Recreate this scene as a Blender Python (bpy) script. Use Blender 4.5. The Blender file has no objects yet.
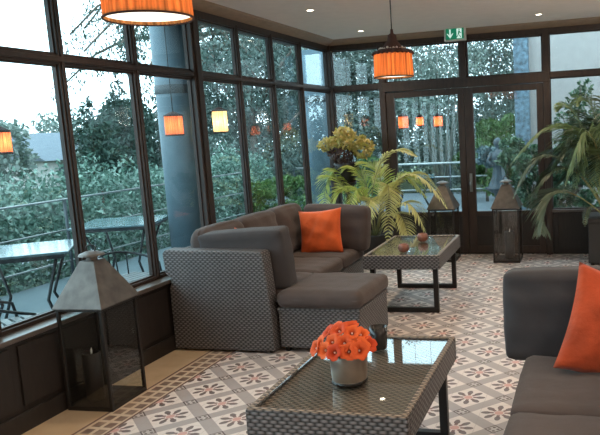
import bpy, math, random
import numpy as np
from mathutils import Vector, Matrix
random.seed(7)
RNG = np.random.default_rng(11)
S = bpy.context.scene
COL = S.collection
PI = math.pi

# ------------------------------------------------------------------ camera
cam = bpy.data.cameras.new('camera'); camo = bpy.data.objects.new('camera', cam); COL.objects.link(camo)
cam.sensor_width = 36.0; cam.lens = 680.45 * 36 / 600
cam.shift_x = (300 - 418.45) / 600; cam.shift_y = (226.36 - 217.5) / 600
cam.clip_start = .05; cam.clip_end = 200
# camera axes in the room: right, down, forward
CAM_ROWS = np.array([[0.967819, 0.246810, -0.049111], [-0.011680, -0.150892, -0.988481], [-0.251378, 0.957244, -0.143153]])
u0, s0, v0 = np.linalg.svd(CAM_ROWS); CAM_ROWS = u0 @ v0
mw = Matrix.Identity(4)
for i in range(3):
    mw[i][0] = CAM_ROWS[0][i]; mw[i][1] = -CAM_ROWS[1][i]; mw[i][2] = -CAM_ROWS[2][i]
mw[0][3], mw[1][3], mw[2][3] = 0, 0, 1.5
camo.matrix_world = mw
S.camera = camo

# ------------------------------------------------------------------ sky, exposure
S.view_settings.view_transform = 'Standard'; S.view_settings.look = 'None'
S.view_settings.gamma = 1; S.view_settings.exposure = 1.0
W = bpy.data.worlds.new('sky'); S.world = W; W.use_nodes = True
bg = W.node_tree.nodes['Background']
bg.inputs['Color'].default_value = (0.70, 0.90, 1.0, 1); bg.inputs['Strength'].default_value = 2.6

DOWNLIGHT_W = 26.0
FILL_GLOBE_W = 95.0
PENDANT_W = 2.8

# ------------------------------------------------------------------ materials
def new_mat(name):
    m = bpy.data.materials.new(name); m.use_nodes = True
    nt = m.node_tree; nt.nodes.clear()
    out = nt.nodes.new('ShaderNodeOutputMaterial')
    return m, nt, out
class NN:
    """tiny node expression helper"""
    def __init__(s, nt): s.nt = nt
    def node(s, t, **kw):
        n = s.nt.nodes.new(t)
        for k, v in kw.items(): setattr(n, k, v)
        return n
    def put(s, sock, v):
        if isinstance(v, (int, float)): sock.default_value = v
        elif isinstance(v, tuple): sock.default_value = v if len(v) == len(sock.default_value) else v + (1,)
        else: s.nt.links.new(v, sock)
    def m(s, op, a, b=None, c=None):
        n = s.node('ShaderNodeMath', operation=op)
        s.put(n.inputs[0], a)
        if b is not None: s.put(n.inputs[1], b)
        if c is not None: s.put(n.inputs[2], c)
        return n.outputs[0]
    def add(s, a, b): return s.m('ADD', a, b)
    def sub(s, a, b): return s.m('SUBTRACT', a, b)
    def mul(s, a, b): return s.m('MULTIPLY', a, b)
    def lt(s, a, b): return s.m('LESS_THAN', a, b)
    def gt(s, a, b): return s.m('GREATER_THAN', a, b)
    def mix(s, f, a, b):
        n = s.node('ShaderNodeMix', data_type='RGBA')
        s.put(n.inputs[0], f); s.put(n.inputs[6], a); s.put(n.inputs[7], b)
        return n.outputs[2]
    def noise(s, scale, detail=2, vec=None, rough=.5):
        n = s.node('ShaderNodeTexNoise'); n.inputs['Scale'].default_value = scale
        n.inputs['Detail'].default_value = detail; n.inputs['Roughness'].default_value = rough
        if vec is not None: s.nt.links.new(vec, n.inputs['Vector'])
        return n.outputs[0]
    def ramp(s, f, pts):
        n = s.node('ShaderNodeValToRGB'); s.put(n.inputs[0], f)
        el = n.color_ramp.elements
        el[0].position, el[0].color = pts[0][0], pts[0][1] + (1,)
        el[1].position, el[1].color = pts[-1][0], pts[-1][1] + (1,)
        for p, c in pts[1:-1]:
            e = el.new(p); e.color = c + (1,)
        return n.outputs[0]
    def bump(s, h, strength=.3, dist=.01):
        n = s.node('ShaderNodeBump'); n.inputs['Strength'].default_value = strength
        n.inputs['Distance'].default_value = dist; s.put(n.inputs['Height'], h)
        return n.outputs[0]
    def coord(s, which='Object'):
        return s.node('ShaderNodeTexCoord').outputs[which]
    def principled(s, out, color, rough=.5, normal=None, metal=0, spec=.5, **kw):
        p = s.node('ShaderNodeBsdfPrincipled')
        s.put(p.inputs['Base Color'], color); s.put(p.inputs['Roughness'], rough)
        p.inputs['Metallic'].default_value = metal; p.inputs['Specular IOR Level'].default_value = spec
        if normal is not None: s.nt.links.new(normal, p.inputs['Normal'])
        for k, v in kw.items(): s.put(p.inputs[k.replace('_', ' ')], v)
        s.nt.links.new(p.outputs[0], out.inputs[0])
        return p

def simple(name, color, rough=.5, metal=0, spec=.5, var=.12, scale=9, bump=0, bscale=60):
    m, nt, out = new_mat(name); n = NN(nt)
    f = n.noise(scale, 3, n.coord())
    lo = tuple(c * (1 - var) for c in color); hi = tuple(min(1, c * (1 + var)) for c in color)
    nrm = n.bump(n.noise(bscale, 2, n.coord()), bump, .004) if bump else None
    n.principled(out, n.ramp(f, [(.3, lo), (.7, hi)]), rough, nrm, metal, spec)
    return m

def wood(name, color, rough=.45, stretch=(1, 1, 1), var=.3):
    m, nt, out = new_mat(name); n = NN(nt)
    mp = n.node('ShaderNodeMapping'); mp.inputs['Scale'].default_value = stretch
    nt.links.new(n.coord(), mp.inputs[0])
    f = n.noise(14, 4, mp.outputs[0])
    lo = tuple(c * (1 - var) for c in color); hi = tuple(min(1, c * (1 + var)) for c in color)
    n.principled(out, n.ramp(f, [(.3, lo), (.7, hi)]), rough, n.bump(f, .08, .003))
    return m

def glass_mat(name, tint=(1, 1, 1), f0=.06, rough=.0):
    m, nt, out = new_mat(name); n = NN(nt)
    g = n.node('ShaderNodeNewGeometry')
    d = n.node('ShaderNodeVectorMath', operation='DOT_PRODUCT')
    nt.links.new(g.outputs['Normal'], d.inputs[0]); nt.links.new(g.outputs['Incoming'], d.inputs[1])
    c = n.m('ABSOLUTE', d.outputs['Value'])
    f = n.add(n.mul(n.m('POWER', n.sub(1.0, c), 5.0), 1 - f0), f0)
    t = n.node('ShaderNodeBsdfTransparent'); t.inputs[0].default_value = tint + (1,)
    gl = n.node('ShaderNodeBsdfGlossy'); gl.inputs['Roughness'].default_value = rough
    mx = n.node('ShaderNodeMixShader'); nt.links.new(f, mx.inputs[0])
    nt.links.new(t.outputs[0], mx.inputs[1]); nt.links.new(gl.outputs[0], mx.inputs[2])
    nt.links.new(mx.outputs[0], out.inputs[0])
    return m

def wicker_mat(name, c1, c2, dark):
    m, nt, out = new_mat(name); n = NN(nt)
    uv = n.coord('UV')
    sp = n.node('ShaderNodeSeparateXYZ'); nt.links.new(uv, sp.inputs[0])
    wob = n.mul(n.sub(n.noise(30, 2, uv), .5), .35)
    u = n.add(n.mul(sp.outputs[0], 1 / .0185), wob); v = n.add(n.mul(sp.outputs[1], 1 / .0150), n.mul(wob, .5))
    row = n.m('FLOOR', v); fv = n.m('FRACT', v)
    over = n.m('MULTIPLY_ADD', n.m('COSINE', n.mul(n.add(u, row), PI)), .5, .5)       # strand passes over, then under the stakes
    body = n.m('POWER', n.m('SINE', n.mul(fv, PI)), .6)
    h = n.mul(body, n.m('MULTIPLY_ADD', n.m('POWER', over, .7), .85, .15))
    tone = n.noise(9, 3, uv)
    col = n.mix(n.m('SMOOTH_MAX', 0.0, n.m('MULTIPLY_ADD', h, 1.15, -.08), .05), dark, n.mix(tone, c2, c1))  # shade between strands painted in: colour darkens where the weave dips
    n.principled(out, col, .42, n.bump(h, .7, .005), spec=.5)
    return m

def fabric_mat(name, color, rough=.9, var=.1, weave=700, bump=.25, sheen=.1):
    m, nt, out = new_mat(name); n = NN(nt)
    co = n.coord()
    f = n.noise(6, 3, co); g = n.noise(weave, 1, co); w = n.noise(11, 3, co)
    lo = tuple(c * (1 - var) for c in color); hi = tuple(c * (1 + var) for c in color)
    col = n.mix(n.mul(g, .35), n.ramp(f, [(.3, lo), (.7, hi)]), tuple(c * .6 for c in color))
    p = n.principled(out, col, rough, n.bump(n.add(n.mul(g, .12), w), bump, .02), spec=.2)
    p.inputs['Sheen Weight'].default_value = sheen
    return m

def emit_mat(name, color, strength):
    m, nt, out = new_mat(name); n = NN(nt)
    e = n.node('ShaderNodeEmission'); e.inputs[0].default_value = color + (1,); e.inputs[1].default_value = strength
    nt.links.new(e.outputs[0], out.inputs[0])
    return m

def shade_mat(name, color, glow):
    """pleated lampshade cloth lit from within"""
    m, nt, out = new_mat(name); n = NN(nt)
    uv = n.coord('UV'); sx = n.node('ShaderNodeSeparateXYZ'); nt.links.new(uv, sx.inputs[0])
    cmb = n.node('ShaderNodeCombineXYZ'); nt.links.new(n.mul(sx.outputs[0], 60.0), cmb.inputs[0]); nt.links.new(n.mul(sx.outputs[1], .6), cmb.inputs[1])
    f = n.noise(1.0, 3, cmb.outputs[0])
    col = n.mix(n.m('MULTIPLY_ADD', f, 2.6, -.85), tuple(c * .36 for c in color), color)
    d = n.node('ShaderNodeBsdfDiffuse'); t = n.node('ShaderNodeBsdfTranslucent'); e = n.node('ShaderNodeEmission')
    for q in (d, t, e): nt.links.new(col, q.inputs[0])
    e.inputs[1].default_value = glow
    mx = n.node('ShaderNodeMixShader'); mx.inputs[0].default_value = .65
    nt.links.new(d.outputs[0], mx.inputs[1]); nt.links.new(t.outputs[0], mx.inputs[2])
    ad = n.node('ShaderNodeAddShader'); nt.links.new(mx.outputs[0], ad.inputs[0]); nt.links.new(e.outputs[0], ad.inputs[1])
    nt.links.new(ad.outputs[0], out.inputs[0])
    return m

def leaf_mat(name, c1, c2, rough=.45, trans=.3, spec=.4):
    m, nt, out = new_mat(name); n = NN(nt)
    g = n.node('ShaderNodeNewGeometry')
    r = g.outputs['Random Per Island']
    col = n.mix(r, c1, c2)
    p = n.node('ShaderNodeBsdfPrincipled'); nt.links.new(col, p.inputs['Base Color'])
    p.inputs['Roughness'].default_value = rough; p.inputs['Specular IOR Level'].default_value = spec
    t = n.node('ShaderNodeBsdfTranslucent'); nt.links.new(col, t.inputs[0])
    mx = n.node('ShaderNodeMixShader'); mx.inputs[0].default_value = trans
    nt.links.new(p.outputs[0], mx.inputs[1]); nt.links.new(t.outputs[0], mx.inputs[2])
    nt.links.new(mx.outputs[0], out.inputs[0])
    return m

def floor_mat():
    m, nt, out = new_mat('cement_tiles'); n = NN(nt)
    g = n.node('ShaderNodeNewGeometry'); sp = n.node('ShaderNodeSeparateXYZ'); nt.links.new(g.outputs['Position'], sp.inputs[0])
    X, Y = sp.outputs[0], sp.outputs[1]
    U, V = .1967, .195
    P = n.mul(n.add(X, 2.27), 1 / U)
    Q = n.mul(n.sub(n.sub(Y, 3.278), n.mul(n.add(X, 2.27), .055)), 1 / V)
    p = n.mul(n.add(P, Q), .5); q = n.mul(n.sub(P, Q), .5)
    ap = n.m('PINGPONG', p, .5); aq = n.m('PINGPONG', q, .5)     # distance to nearest integer line
    bp = n.lt(ap, .125); bq = n.lt(aq, .125)
    band = n.m('MAXIMUM', bp, bq); knot = n.mul(bp, bq)
    white = (.74, .655, .62); grey = (.385, .335, .33); dark = (.075, .042, .042); red = (.17, .06, .058); pink = (.62, .33, .29)
    # medallion, centred on the half integers
    dp = n.sub(n.m('FRACT', p), .5); dq = n.sub(n.m('FRACT', q), .5)
    r = n.m('SQRT', n.add(n.mul(dp, dp), n.mul(dq, dq)))
    th = n.m('ARCTAN2', dq, dp)
    c8 = n.m('COSINE', n.mul(th, 8.0)); c4 = n.m('COSINE', n.m('MULTIPLY_ADD', th, 4.0, PI))
    pet1 = n.mul(n.mul(n.gt(r, .10), n.lt(r, .205)), n.gt(c8, n.m('MULTIPLY_ADD', r, 9.0, -1.5)))
    pet2 = n.mul(n.mul(n.gt(r, .17), n.lt(r, .34)), n.gt(n.m('ABSOLUTE', n.m('COSINE', n.m('MULTIPLY_ADD', th, 4.0, 0.0))), n.m('MULTIPLY_ADD', n.m('ABSOLUTE', n.sub(r, .225)), 4.2, .50)))
    core = n.lt(r, .085)
    wear = n.noise(3.0, 3, g.outputs['Position'])
    col = n.mix(band, white, grey)
    col = n.mix(n.mul(n.mul(pet1, n.sub(1.0, band)), .95), col, red)
    col = n.mix(n.mul(n.mul(pet2, n.sub(1.0, band)), .92), col, dark)
    col = n.mix(core, col, pink)
    # small squares with a flower
    kin = n.mul(n.lt(ap, .098), n.lt(aq, .098))
    col = n.mix(knot, col, dark); col = n.mix(kin, col, (.50, .45, .43))
    rk = n.m('SQRT', n.add(n.m('POWER', n.sub(ap, .052), 2.0), n.m('POWER', n.sub(aq, .052), 2.0)))
    col = n.mix(n.mul(kin, n.lt(rk, .030)), col, dark)
    # tile joints (20 cm grid)
    jx = n.lt(n.m('PINGPONG', n.add(P, .5), .5), .010); jy = n.lt(n.m('PINGPONG', n.add(Q, .5), .5), .010)
    col = n.mix(n.mul(n.m('MAXIMUM', jx, jy), .35), col, (.30, .26, .24))
    # border strip along the left wall
    cream = (.60, .48, .36)
    inb = n.lt(X, -2.478)
    bc = n.mix(0.0, cream, cream)
    yy = n.m('PINGPONG', n.mul(Y, 1 / .085), .5)
    xx = n.m('PINGPONG', n.mul(n.add(X, 2.645), 1 / .075), .5)
    brick = n.mul(n.mul(n.gt(yy, .15), n.gt(xx, .15)), n.mul(n.gt(X, -2.645), n.lt(X, -2.495)))
    bn = n.noise(14, 1, g.outputs['Position'])
    bc = n.mix(brick, bc, n.ramp(bn, [(.35, (.12, .06, .045)), (.65, (.26, .17, .12))]))
    ln = n.m('MAXIMUM', n.lt(n.m('ABSOLUTE', n.add(X, 2.484)), .009), n.lt(n.m('ABSOLUTE', n.add(X, 2.662)), .009))
    bc = n.mix(ln, bc, (.13, .055, .045))
    col = n.mix(inb, col, bc)
    # plain stone-coloured margin next to the low wall
    mg = n.ramp(n.noise(5, 4, g.outputs['Position']), [(.3, (.50, .36, .22)), (.7, (.62, .47, .31))])
    col = n.mix(n.lt(X, -2.669), col, mg)
    col = n.mix(n.mul(wear, .25), col, (.45, .40, .37))
    n.principled(out, col, n.m('MULTIPLY_ADD', wear, .2, .33), n.bump(wear, .03, .003), spec=.35)
    return m

def petal_mat():
    m, nt, out = new_mat('orange_petals'); n = NN(nt)
    uv = n.coord('UV'); sp = n.node('ShaderNodeSeparateXYZ'); nt.links.new(uv, sp.inputs[0])
    oi = n.node('ShaderNodeObjectInfo')
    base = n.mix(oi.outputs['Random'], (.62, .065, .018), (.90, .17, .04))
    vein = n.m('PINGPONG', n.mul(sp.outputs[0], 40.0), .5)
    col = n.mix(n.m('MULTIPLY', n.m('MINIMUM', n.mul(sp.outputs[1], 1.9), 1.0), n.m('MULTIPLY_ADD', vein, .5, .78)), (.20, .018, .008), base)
    n.principled(out, col, .6, None, spec=.2)
    return m
MAT = {}
MAT['floor'] = floor_mat()
MAT['ceiling'] = simple('ceiling_paint', (.74, .66, .615), .9, var=.03)
MAT['cornice'] = wood('cornice_timber', (.27, .19, .135), .6, (1, 1, 6), .12)
MAT['wall'] = simple('plaster', (.72, .64, .56), .9, var=.05)
MAT['frame'] = wood('stained_frame', (.026, .0135, .009), .5, (3, 3, .6), .35)
MAT['sill'] = wood('sill_timber', (.085, .068, .06), .28, (4, .6, 4), .2)
MAT['panel'] = wood('dark_panel', (.014, .009, .007), .6, (3, 3, .6), .3)
MAT['glass'] = glass_mat('window_glass', (.90, .965, .975), .045)
MAT['clear'] = glass_mat('clear_glass', (.93, .95, .95), .05)
MAT['wicker'] = wicker_mat('grey_wicker', (.245, .228, .232), (.155, .142, .145), (.007, .0065, .0065))
MAT['wicker_warm_lit'] = wicker_mat('warm_lit_wicker', (.50, .39, .30), (.34, .26, .20), (.02, .015, .012))  # table-top wicker with the warm lamplight tint put into its colour
MAT['cush'] = fabric_mat('taupe_fabric', (.088, .068, .064))
MAT['cush_dark'] = fabric_mat('charcoal_fabric', (.062, .057, .060))
MAT['orange'] = fabric_mat('orange_velvet', (.70, .115, .025), .75, .22, 300, .6, .15)
MAT['rust'] = fabric_mat('rust_velvet', (.52, .075, .022), .75, .28, 300, .7, .15)
MAT['black'] = simple('black_steel', (.012, .011, .011), .42, .2)
MAT['lantern'] = simple('lantern_steel', (.13, .115, .105), .45, .65, var=.25, scale=14)
MAT['lantern_dark'] = simple('lantern_bars', (.030, .026, .024), .45, .5)
MAT['candle'] = simple('dark_wax', (.022, .018, .017), .55)
MAT['wick'] = simple('pale_wick', (.75, .72, .68), .6)
MAT['shade'] = shade_mat('orange_pleated_cloth', (.92, .43, .16), .085)
MAT['shade_cream'] = shade_mat('cream_lantern_cloth', (.90, .66, .36), .55)
MAT['shade_red'] = shade_mat('red_lantern_cloth', (.88, .24, .11), .32)
MAT['trim_dark'] = simple('brown_braid', (.06, .025, .018), .8)
MAT['bead'] = simple('pale_beads', (.55, .48, .42), .5)
MAT['bulb'] = emit_mat('warm_bulb', (1, .80, .55), 6)
MAT['diffuser'] = emit_mat('lit_diffuser', (1.0, .86, .66), 1.25)
MAT['spot_lamp'] = emit_mat('spot_lamp', (1, .86, .66), 9)
MAT['white_trim'] = simple('white_enamel', (.75, .72, .68), .4)
MAT['exit_case'] = simple('grey_sign_case', (.52, .55, .54), .5)
MAT['exit_green'] = emit_mat('exit_sign_green', (.012, .16, .085), .55)
MAT['exit_white'] = emit_mat('exit_sign_white', (.62, .85, .74), .5)
MAT['exit_lamp'] = emit_mat('exit_sign_lamp', (.75, 1.0, .95), 2.5)
MAT['vase'] = simple('grey_brown_glaze', (.24, .19, .15), .28, .45, var=.15)
MAT['petal'] = petal_mat()
MAT['pale'] = simple('pale_centre', (.85, .62, .55), .6)
MAT['soil'] = simple('soil', (.03, .02, .015), .95)
MAT['copper'] = simple('copper_cup', (.24, .10, .07), .35, .4, var=.25, scale=30)
MAT['smoke'] = simple('smoked_cup', (.018, .016, .015), .12)
MAT['pot'] = simple('black_planter', (.018, .017, .017), .6, bump=.2)
MAT['palm_y'] = leaf_mat('yellow_green_frond', (.34, .45, .08), (.60, .62, .22), .45, .4)
MAT['palm_p'] = leaf_mat('pale_frond', (.55, .54, .19), (.70, .66, .32), .5, .4)
MAT['palm_g'] = leaf_mat('olive_frond', (.12, .19, .085), (.24, .31, .15), .45, .3)
MAT['palm_d'] = leaf_mat('grey_green_frond', (.10, .14, .095), (.17, .21, .15), .5, .25)
MAT['palm_k'] = leaf_mat('dark_frond', (.03, .055, .03), (.07, .11, .06), .45, .25)
MAT['stem'] = simple('palm_stem', (.20, .19, .07), .6)
MAT['yellow_leaf'] = leaf_mat('yellow_leaf', (.40, .38, .09), (.66, .52, .24), .5, .3)
MAT['dark_leaf'] = leaf_mat('brown_leaf', (.07, .035, .035), (.13, .085, .06), .5, .2)
MAT['hedge'] = leaf_mat('hedge_leaf', (.04, .10, .075), (.20, .32, .26), .38, .2, .5)
MAT['conifer'] = leaf_mat('conifer_leaf', (.018, .045, .036), (.05, .095, .075), .6, .2)
MAT['thicket'] = leaf_mat('thicket_leaf', (.075, .115, .10), (.21, .26, .225), .55, .25)
MAT['thicket_d'] = leaf_mat('dark_thicket_leaf', (.045, .08, .072), (.15, .20, .175), .55, .25)
MAT['bright_leaf'] = leaf_mat('fresh_leaf', (.035, .085, .025), (.09, .17, .05), .5, .3)
MAT['mid_leaf'] = leaf_mat('laurel_leaf', (.025, .075, .04), (.09, .17, .09), .4, .25)
MAT['bark'] = simple('bark', (.10, .085, .07), .9, var=.3, scale=20, bump=.5)
MAT['pale_bark'] = simple('pale_bark', (.10, .105, .09), .9, var=.3, scale=20)
MAT['deck'] = wood('terrace_boards', (.11, .145, .16), .35, (12, .5, 1), .18)
MAT['paving'] = simple('terrace_paving', (.17, .205, .23), .6, var=.15)
MAT['ground'] = simple('garden_ground', (.05, .075, .035), .95, var=.4, scale=2)
MAT['rail'] = simple('galvanised_rail', (.22, .24, .24), .35, .5)
MAT['pale_rail'] = simple('pale_rail_paint', (.36, .39, .39), .4, .2)
MAT['column'] = simple('blue_grey_column', (.075, .125, .155), .6, var=.08)
MAT['column_dark'] = simple('dark_blue_grey', (.035, .05, .06), .6)
MAT['render_wall'] = simple('pale_render', (.31, .285, .275), .9, var=.06)
MAT['stone_blue'] = simple('blue_stone', (.09, .14, .18), .8, var=.6, scale=16, bump=.6, bscale=18)
MAT['statue'] = simple('verdigris_bronze', (.03, .048, .06), .5, .3, var=.35, scale=12)
MAT['furn_metal'] = simple('dark_garden_metal', (.022, .03, .034), .45, .4)
MAT['table_glass'] = simple('wet_table_top', (.10, .17, .19), .12, .2, var=.35, scale=22)
MAT['house_wall'] = simple('house_render', (.50, .48, .46), .9)
MAT['house_roof'] = simple('slate_roof', (.10, .125, .15), .8)
MAT['eave'] = simple('eave_boards', (.10, .09, .085), .8)

# ------------------------------------------------------------------ mesh builder
class MB:
    def __init__(s): s.v = []; s.f = []; s.uv = []; s.sm = []
    def face(s, idx, uvs=None, smooth=False):
        s.f.append(tuple(idx)); s.sm.append(smooth)
        s.uv.append(uvs if uvs else [(0, 0)] * len(idx))
    def box(s, x0, x1, y0, y1, z0, z1, M=None):
        b = len(s.v)
        P = [(x, y, z) for z in (z0, z1) for y in (y0, y1) for x in (x0, x1)]
        s.v += [tuple(M @ Vector(p)) if M else p for p in P]
        for q, ax in (((0, 2, 3, 1), 2), ((4, 5, 7, 6), 2), ((0, 1, 5, 4), 1), ((2, 6, 7, 3), 1), ((0, 4, 6, 2), 0), ((1, 3, 7, 5), 0)):
            uv = [((P[i][1], P[i][2]) if ax == 0 else (P[i][0], P[i][2]) if ax == 1 else (P[i][0], P[i][1])) for i in q]
            s.face([b + i for i in q], uv)
        return s
    def tube(s, pts, r, n=8, caps=True, smooth=True):
        pts = [Vector(p) for p in pts]; b = len(s.v); k = len(pts)
        rs = r if isinstance(r, (list, tuple)) else [r] * k
        up = None
        for i, p in enumerate(pts):
            t = (pts[min(i + 1, k - 1)] - pts[max(i - 1, 0)]).normalized()
            if up is None: up = t.orthogonal().normalized()
            up = (up - t * up.dot(t))
            up = up.normalized() if up.length > 1e-6 else t.orthogonal().normalized()
            w = t.cross(up)
            for j in range(n):
                a = 2 * PI * j / n
                s.v.append(tuple(p + (up * math.cos(a) + w * math.sin(a)) * rs[i]))
        for i in range(k - 1):
            for j in range(n):
                a, c = b + i * n + j, b + i * n + (j + 1) % n
                s.face((a, c, c + n, a + n), None, smooth)
        if caps:
            s.face([b + j for j in range(n)][::-1]); s.face([b + (k - 1) * n + j for j in range(n)])
        return s
    def lathe(s, prof, n=32, c=(0, 0, 0), smooth=True, rmod=None, caps=False):
        b = len(s.v); k = len(prof)
        for r, z in prof:
            for j in range(n):
                a = 2 * PI * j / n
                rr = r * (rmod(a, z) if rmod else 1)
                s.v.append((c[0] + rr * math.cos(a), c[1] + rr * math.sin(a), c[2] + z))
        for i in range(k - 1):
            for j in range(n):
                a, d = b + i * n + j, b + i * n + (j + 1) % n
                u0_, u1_ = j / n, (j + 1) / n; w0, w1 = i / (k - 1), (i + 1) / (k - 1)
                s.face((a, d, d + n, a + n), [(u0_, w0), (u1_, w0), (u1_, w1), (u0_, w1)], smooth)
        if caps:
            s.face([b + j for j in range(n)][::-1]); s.face([b + (k - 1) * n + j for j in range(n)])
        return s
    def poly_prism(s, pts2, z0, z1):
        b = len(s.v); n = len(pts2)
        s.v += [(x, y, z0) for x, y in pts2] + [(x, y, z1) for x, y in pts2]
        s.face([b + i for i in range(n)][::-1]); s.face([b + n + i for i in range(n)])
        for i in range(n):
            j = (i + 1) % n; s.face((b + i, b + j, b + n + j, b + n + i))
        return s

def obj(name, mb, mat, parent=None, bevel=0, loc=None, rot=None):
    me = bpy.data.meshes.new(name); me.from_pydata(mb.v, [], mb.f); me.update()
    ul = me.uv_layers.new(name='uv')
    flat = [c for f in mb.uv for p in f for c in p]
    ul.data.foreach_set('uv', flat)
    me.polygons.foreach_set('use_smooth', mb.sm)
    me.materials.append(MAT[mat])
    o = bpy.data.objects.new(name, me); COL.objects.link(o)
    if parent: o.parent = parent
    if loc: o.location = loc
    if rot: o.rotation_euler = rot
    if bevel:
        b = o.modifiers.new('bevel', 'BEVEL'); b.width = bevel; b.segments = 2; b.limit_method = 'ANGLE'
    return o

def np_mesh(name, verts, quads, mat, parent=None):
    me = bpy.data.meshes.new(name)
    nv, nq = len(verts), len(quads)
    me.vertices.add(nv); me.vertices.foreach_set('co', verts.astype(np.float32).ravel())
    me.loops.add(nq * 4); me.loops.foreach_set('vertex_index', quads.astype(np.int32).ravel())
    me.polygons.add(nq); me.polygons.foreach_set('loop_start', np.arange(0, nq * 4, 4, dtype=np.int32))
    me.update(calc_edges=True); me.validate()
    me.materials.append(MAT[mat])
    o = bpy.data.objects.new(name, me); COL.objects.link(o)
    if parent: o.parent = parent
    return o

def thing(name, label, cat, loc=(0, 0, 0), rotz=0, group=None):
    o = bpy.data.objects.new(name, None); COL.objects.link(o)
    o.empty_display_size = .1; o.location = loc; o.rotation_euler = (0, 0, rotz)
    o['label'] = label; o['category'] = cat
    if group: o['group'] = group
    return o
def tag(o, label, cat, group=None):
    o['label'] = label; o['category'] = cat
    if group: o['group'] = group
    return o
def struct(name, mb, mat, bevel=0, parent=None):
    o = obj(name, mb, mat, parent, bevel)
    if not parent: o['kind'] = 'structure'
    return o
def dup(root, loc, rotz, label, group=None):
    r = root.copy(); COL.objects.link(r); r.location = loc; r.rotation_euler = (0, 0, rotz); r['label'] = label
    if group: r['group'] = group
    for ch in list(root.children):
        c = ch.copy(); COL.objects.link(c); c.parent = r
        for g in ch.children:
            d = g.copy(); COL.objects.link(d); d.parent = c
    return r

# ------------------------------------------------------------------ the room shell
XG, YB, ZC = -3.06, 7.78, 2.56          # left glazing plane, back glazing plane, ceiling height
XR, Y0 = 3.4, -3.2
struct('floor', MB().box(XG - .06, XR, Y0, YB + .08, -.05, 0), 'floor')
struct('ceiling', MB().box(XG - .06, XR, Y0, YB + .08, ZC, ZC + .10), 'ceiling')
struct('wall_right', MB().box(XR, XR + .1, Y0, YB + .08, 0, ZC), 'wall')
struct('wall_front', MB().box(XG, XR, Y0 - .1, Y0, 0, ZC), 'wall')
struct('trim_1', MB().box(XG - .85, XR + .6, YB + .10, YB + .85, 2.66, 2.76).box(XG - .85, XG - .08, Y0, YB + .10, 2.66, 2.76), 'eave')

# sloped timber cornice between the window head and the ceiling, left and back
def prism_y(prof, y0, y1):
    mb = MB(); n = len(prof)
    mb.v = [(x, y0, z) for x, z in prof] + [(x, y1, z) for x, z in prof]
    mb.face(list(range(n))); mb.face(list(range(n, 2 * n))[::-1])
    for i in range(n):
        j = (i + 1) % n; mb.face((i, n + i, n + j, j))
    return mb
def prism_x(prof, x0, x1):
    mb = MB(); n = len(prof)
    mb.v = [(x0, y, z) for y, z in prof] + [(x1, y, z) for y, z in prof]
    mb.face(list(range(n))); mb.face(list(range(n, 2 * n))[::-1])
    for i in range(n):
        j = (i + 1) % n; mb.face((i, n + i, n + j, j))
    return mb
struct('trim_2', prism_y([(XG, 2.50), (XG + .02, 2.50), (XG + .135, 2.545), (XG + .15, ZC), (XG, ZC)], Y0, YB - .01), 'cornice')
struct('trim_3', prism_x([(YB, 2.50), (YB - .02, 2.50), (YB - .135, 2.545), (YB - .15, ZC), (YB, ZC)], XG + .01, XR), 'cornice')

# low panelled wall under the left glazing, its sill and baseboard
mull = [2.78 - .69 * k for k in range(8, 0, -1)] + [2.785, 3.465, 4.148, 4.888, 5.585, 6.25, 6.93]
edges = [m for m in mull if m > Y0 + .1]
lw = MB().box(XG - .05, -2.965, Y0, YB - .02, 0, .495)
prev = Y0
for e in edges + [YB - .05]:
    lw.box(-2.965, -2.953, prev + .03, e - .03, .135, .465); prev = e
struct('wall_left', lw, 'panel', .003)
struct('baseboard_left', MB().box(-2.965, -2.945, Y0, YB - .02, 0, .105), 'panel', .004)
struct('trim_4', MB().box(XG + .02, -2.925, Y0, YB - .03, .495, .522), 'sill', .005)
# left frame members: head, transom, bottom rail, mullions, corner post
struct('trim_5', MB().box(XG - .05, XG + .035, Y0, YB - .06, 2.445, 2.505), 'frame', .004)
struct('trim_6', MB().box(XG - .02, XG + .027, Y0, YB - .06, 1.972, 2.028).box(XG + .027, XG + .045, Y0, YB - .06, 1.985, 2.015), 'frame', .004)
struct('trim_7', MB().box(XG - .05, XG + .03, Y0, YB - .06, .495, .545), 'frame', .004)
k = 8
for y in edges:
    w = .058 if abs(y - 4.888) < .01 else .022
    mb = MB().box(XG - .02, XG + (.05 if w > .05 else .03), y - w, y + w, .50, 2.50).box(XG + .03, XG + (.065 if w > .05 else .042), y - w * .55, y + w * .55, .53, 2.47)
    struct('trim_%d' % k, mb, 'frame', .004); k += 1
struct('trim_%d' % k, MB().box(XG - .04, XG + .05, YB - .05, YB + .04, 0, 2.52), 'frame', .006); k += 1
wn = 1
def window(axis, a0, a1, lowz, topz):
    """one bay of glazing: sash bars round a lower and an upper pane"""
    global wn
    fr = MB(); panes = []
    for z0, z1 in ((lowz, 1.972), (2.028, topz)):
        for c0, c1, d0, d1 in ((a0, a0 + .010, z0, z1), (a1 - .010, a1, z0, z1), (a0 + .010, a1 - .010, z0, z0 + .012), (a0 + .010, a1 - .010, z1 - .012, z1)):
            if axis == 'y': fr.box(XG - .018, XG + .010, c0, c1, d0, d1)
            else: fr.box(c0, c1, YB - .012, YB + .03, d0, d1)
        panes.append((z0 + .012, z1 - .012))
    f = struct('window_%d' % wn, fr, 'frame'); wn += 1
    for z0, z1 in panes:
        p = MB().box(XG - .014, XG - .004, a0 + .006, a1 - .006, z0, z1) if axis == 'y' else MB().box(a0 + .012, a1 - .012, YB + .004, YB + .014, z0, z1)
        obj('pane', p, 'glass', f)
    return f
prev = Y0
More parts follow.
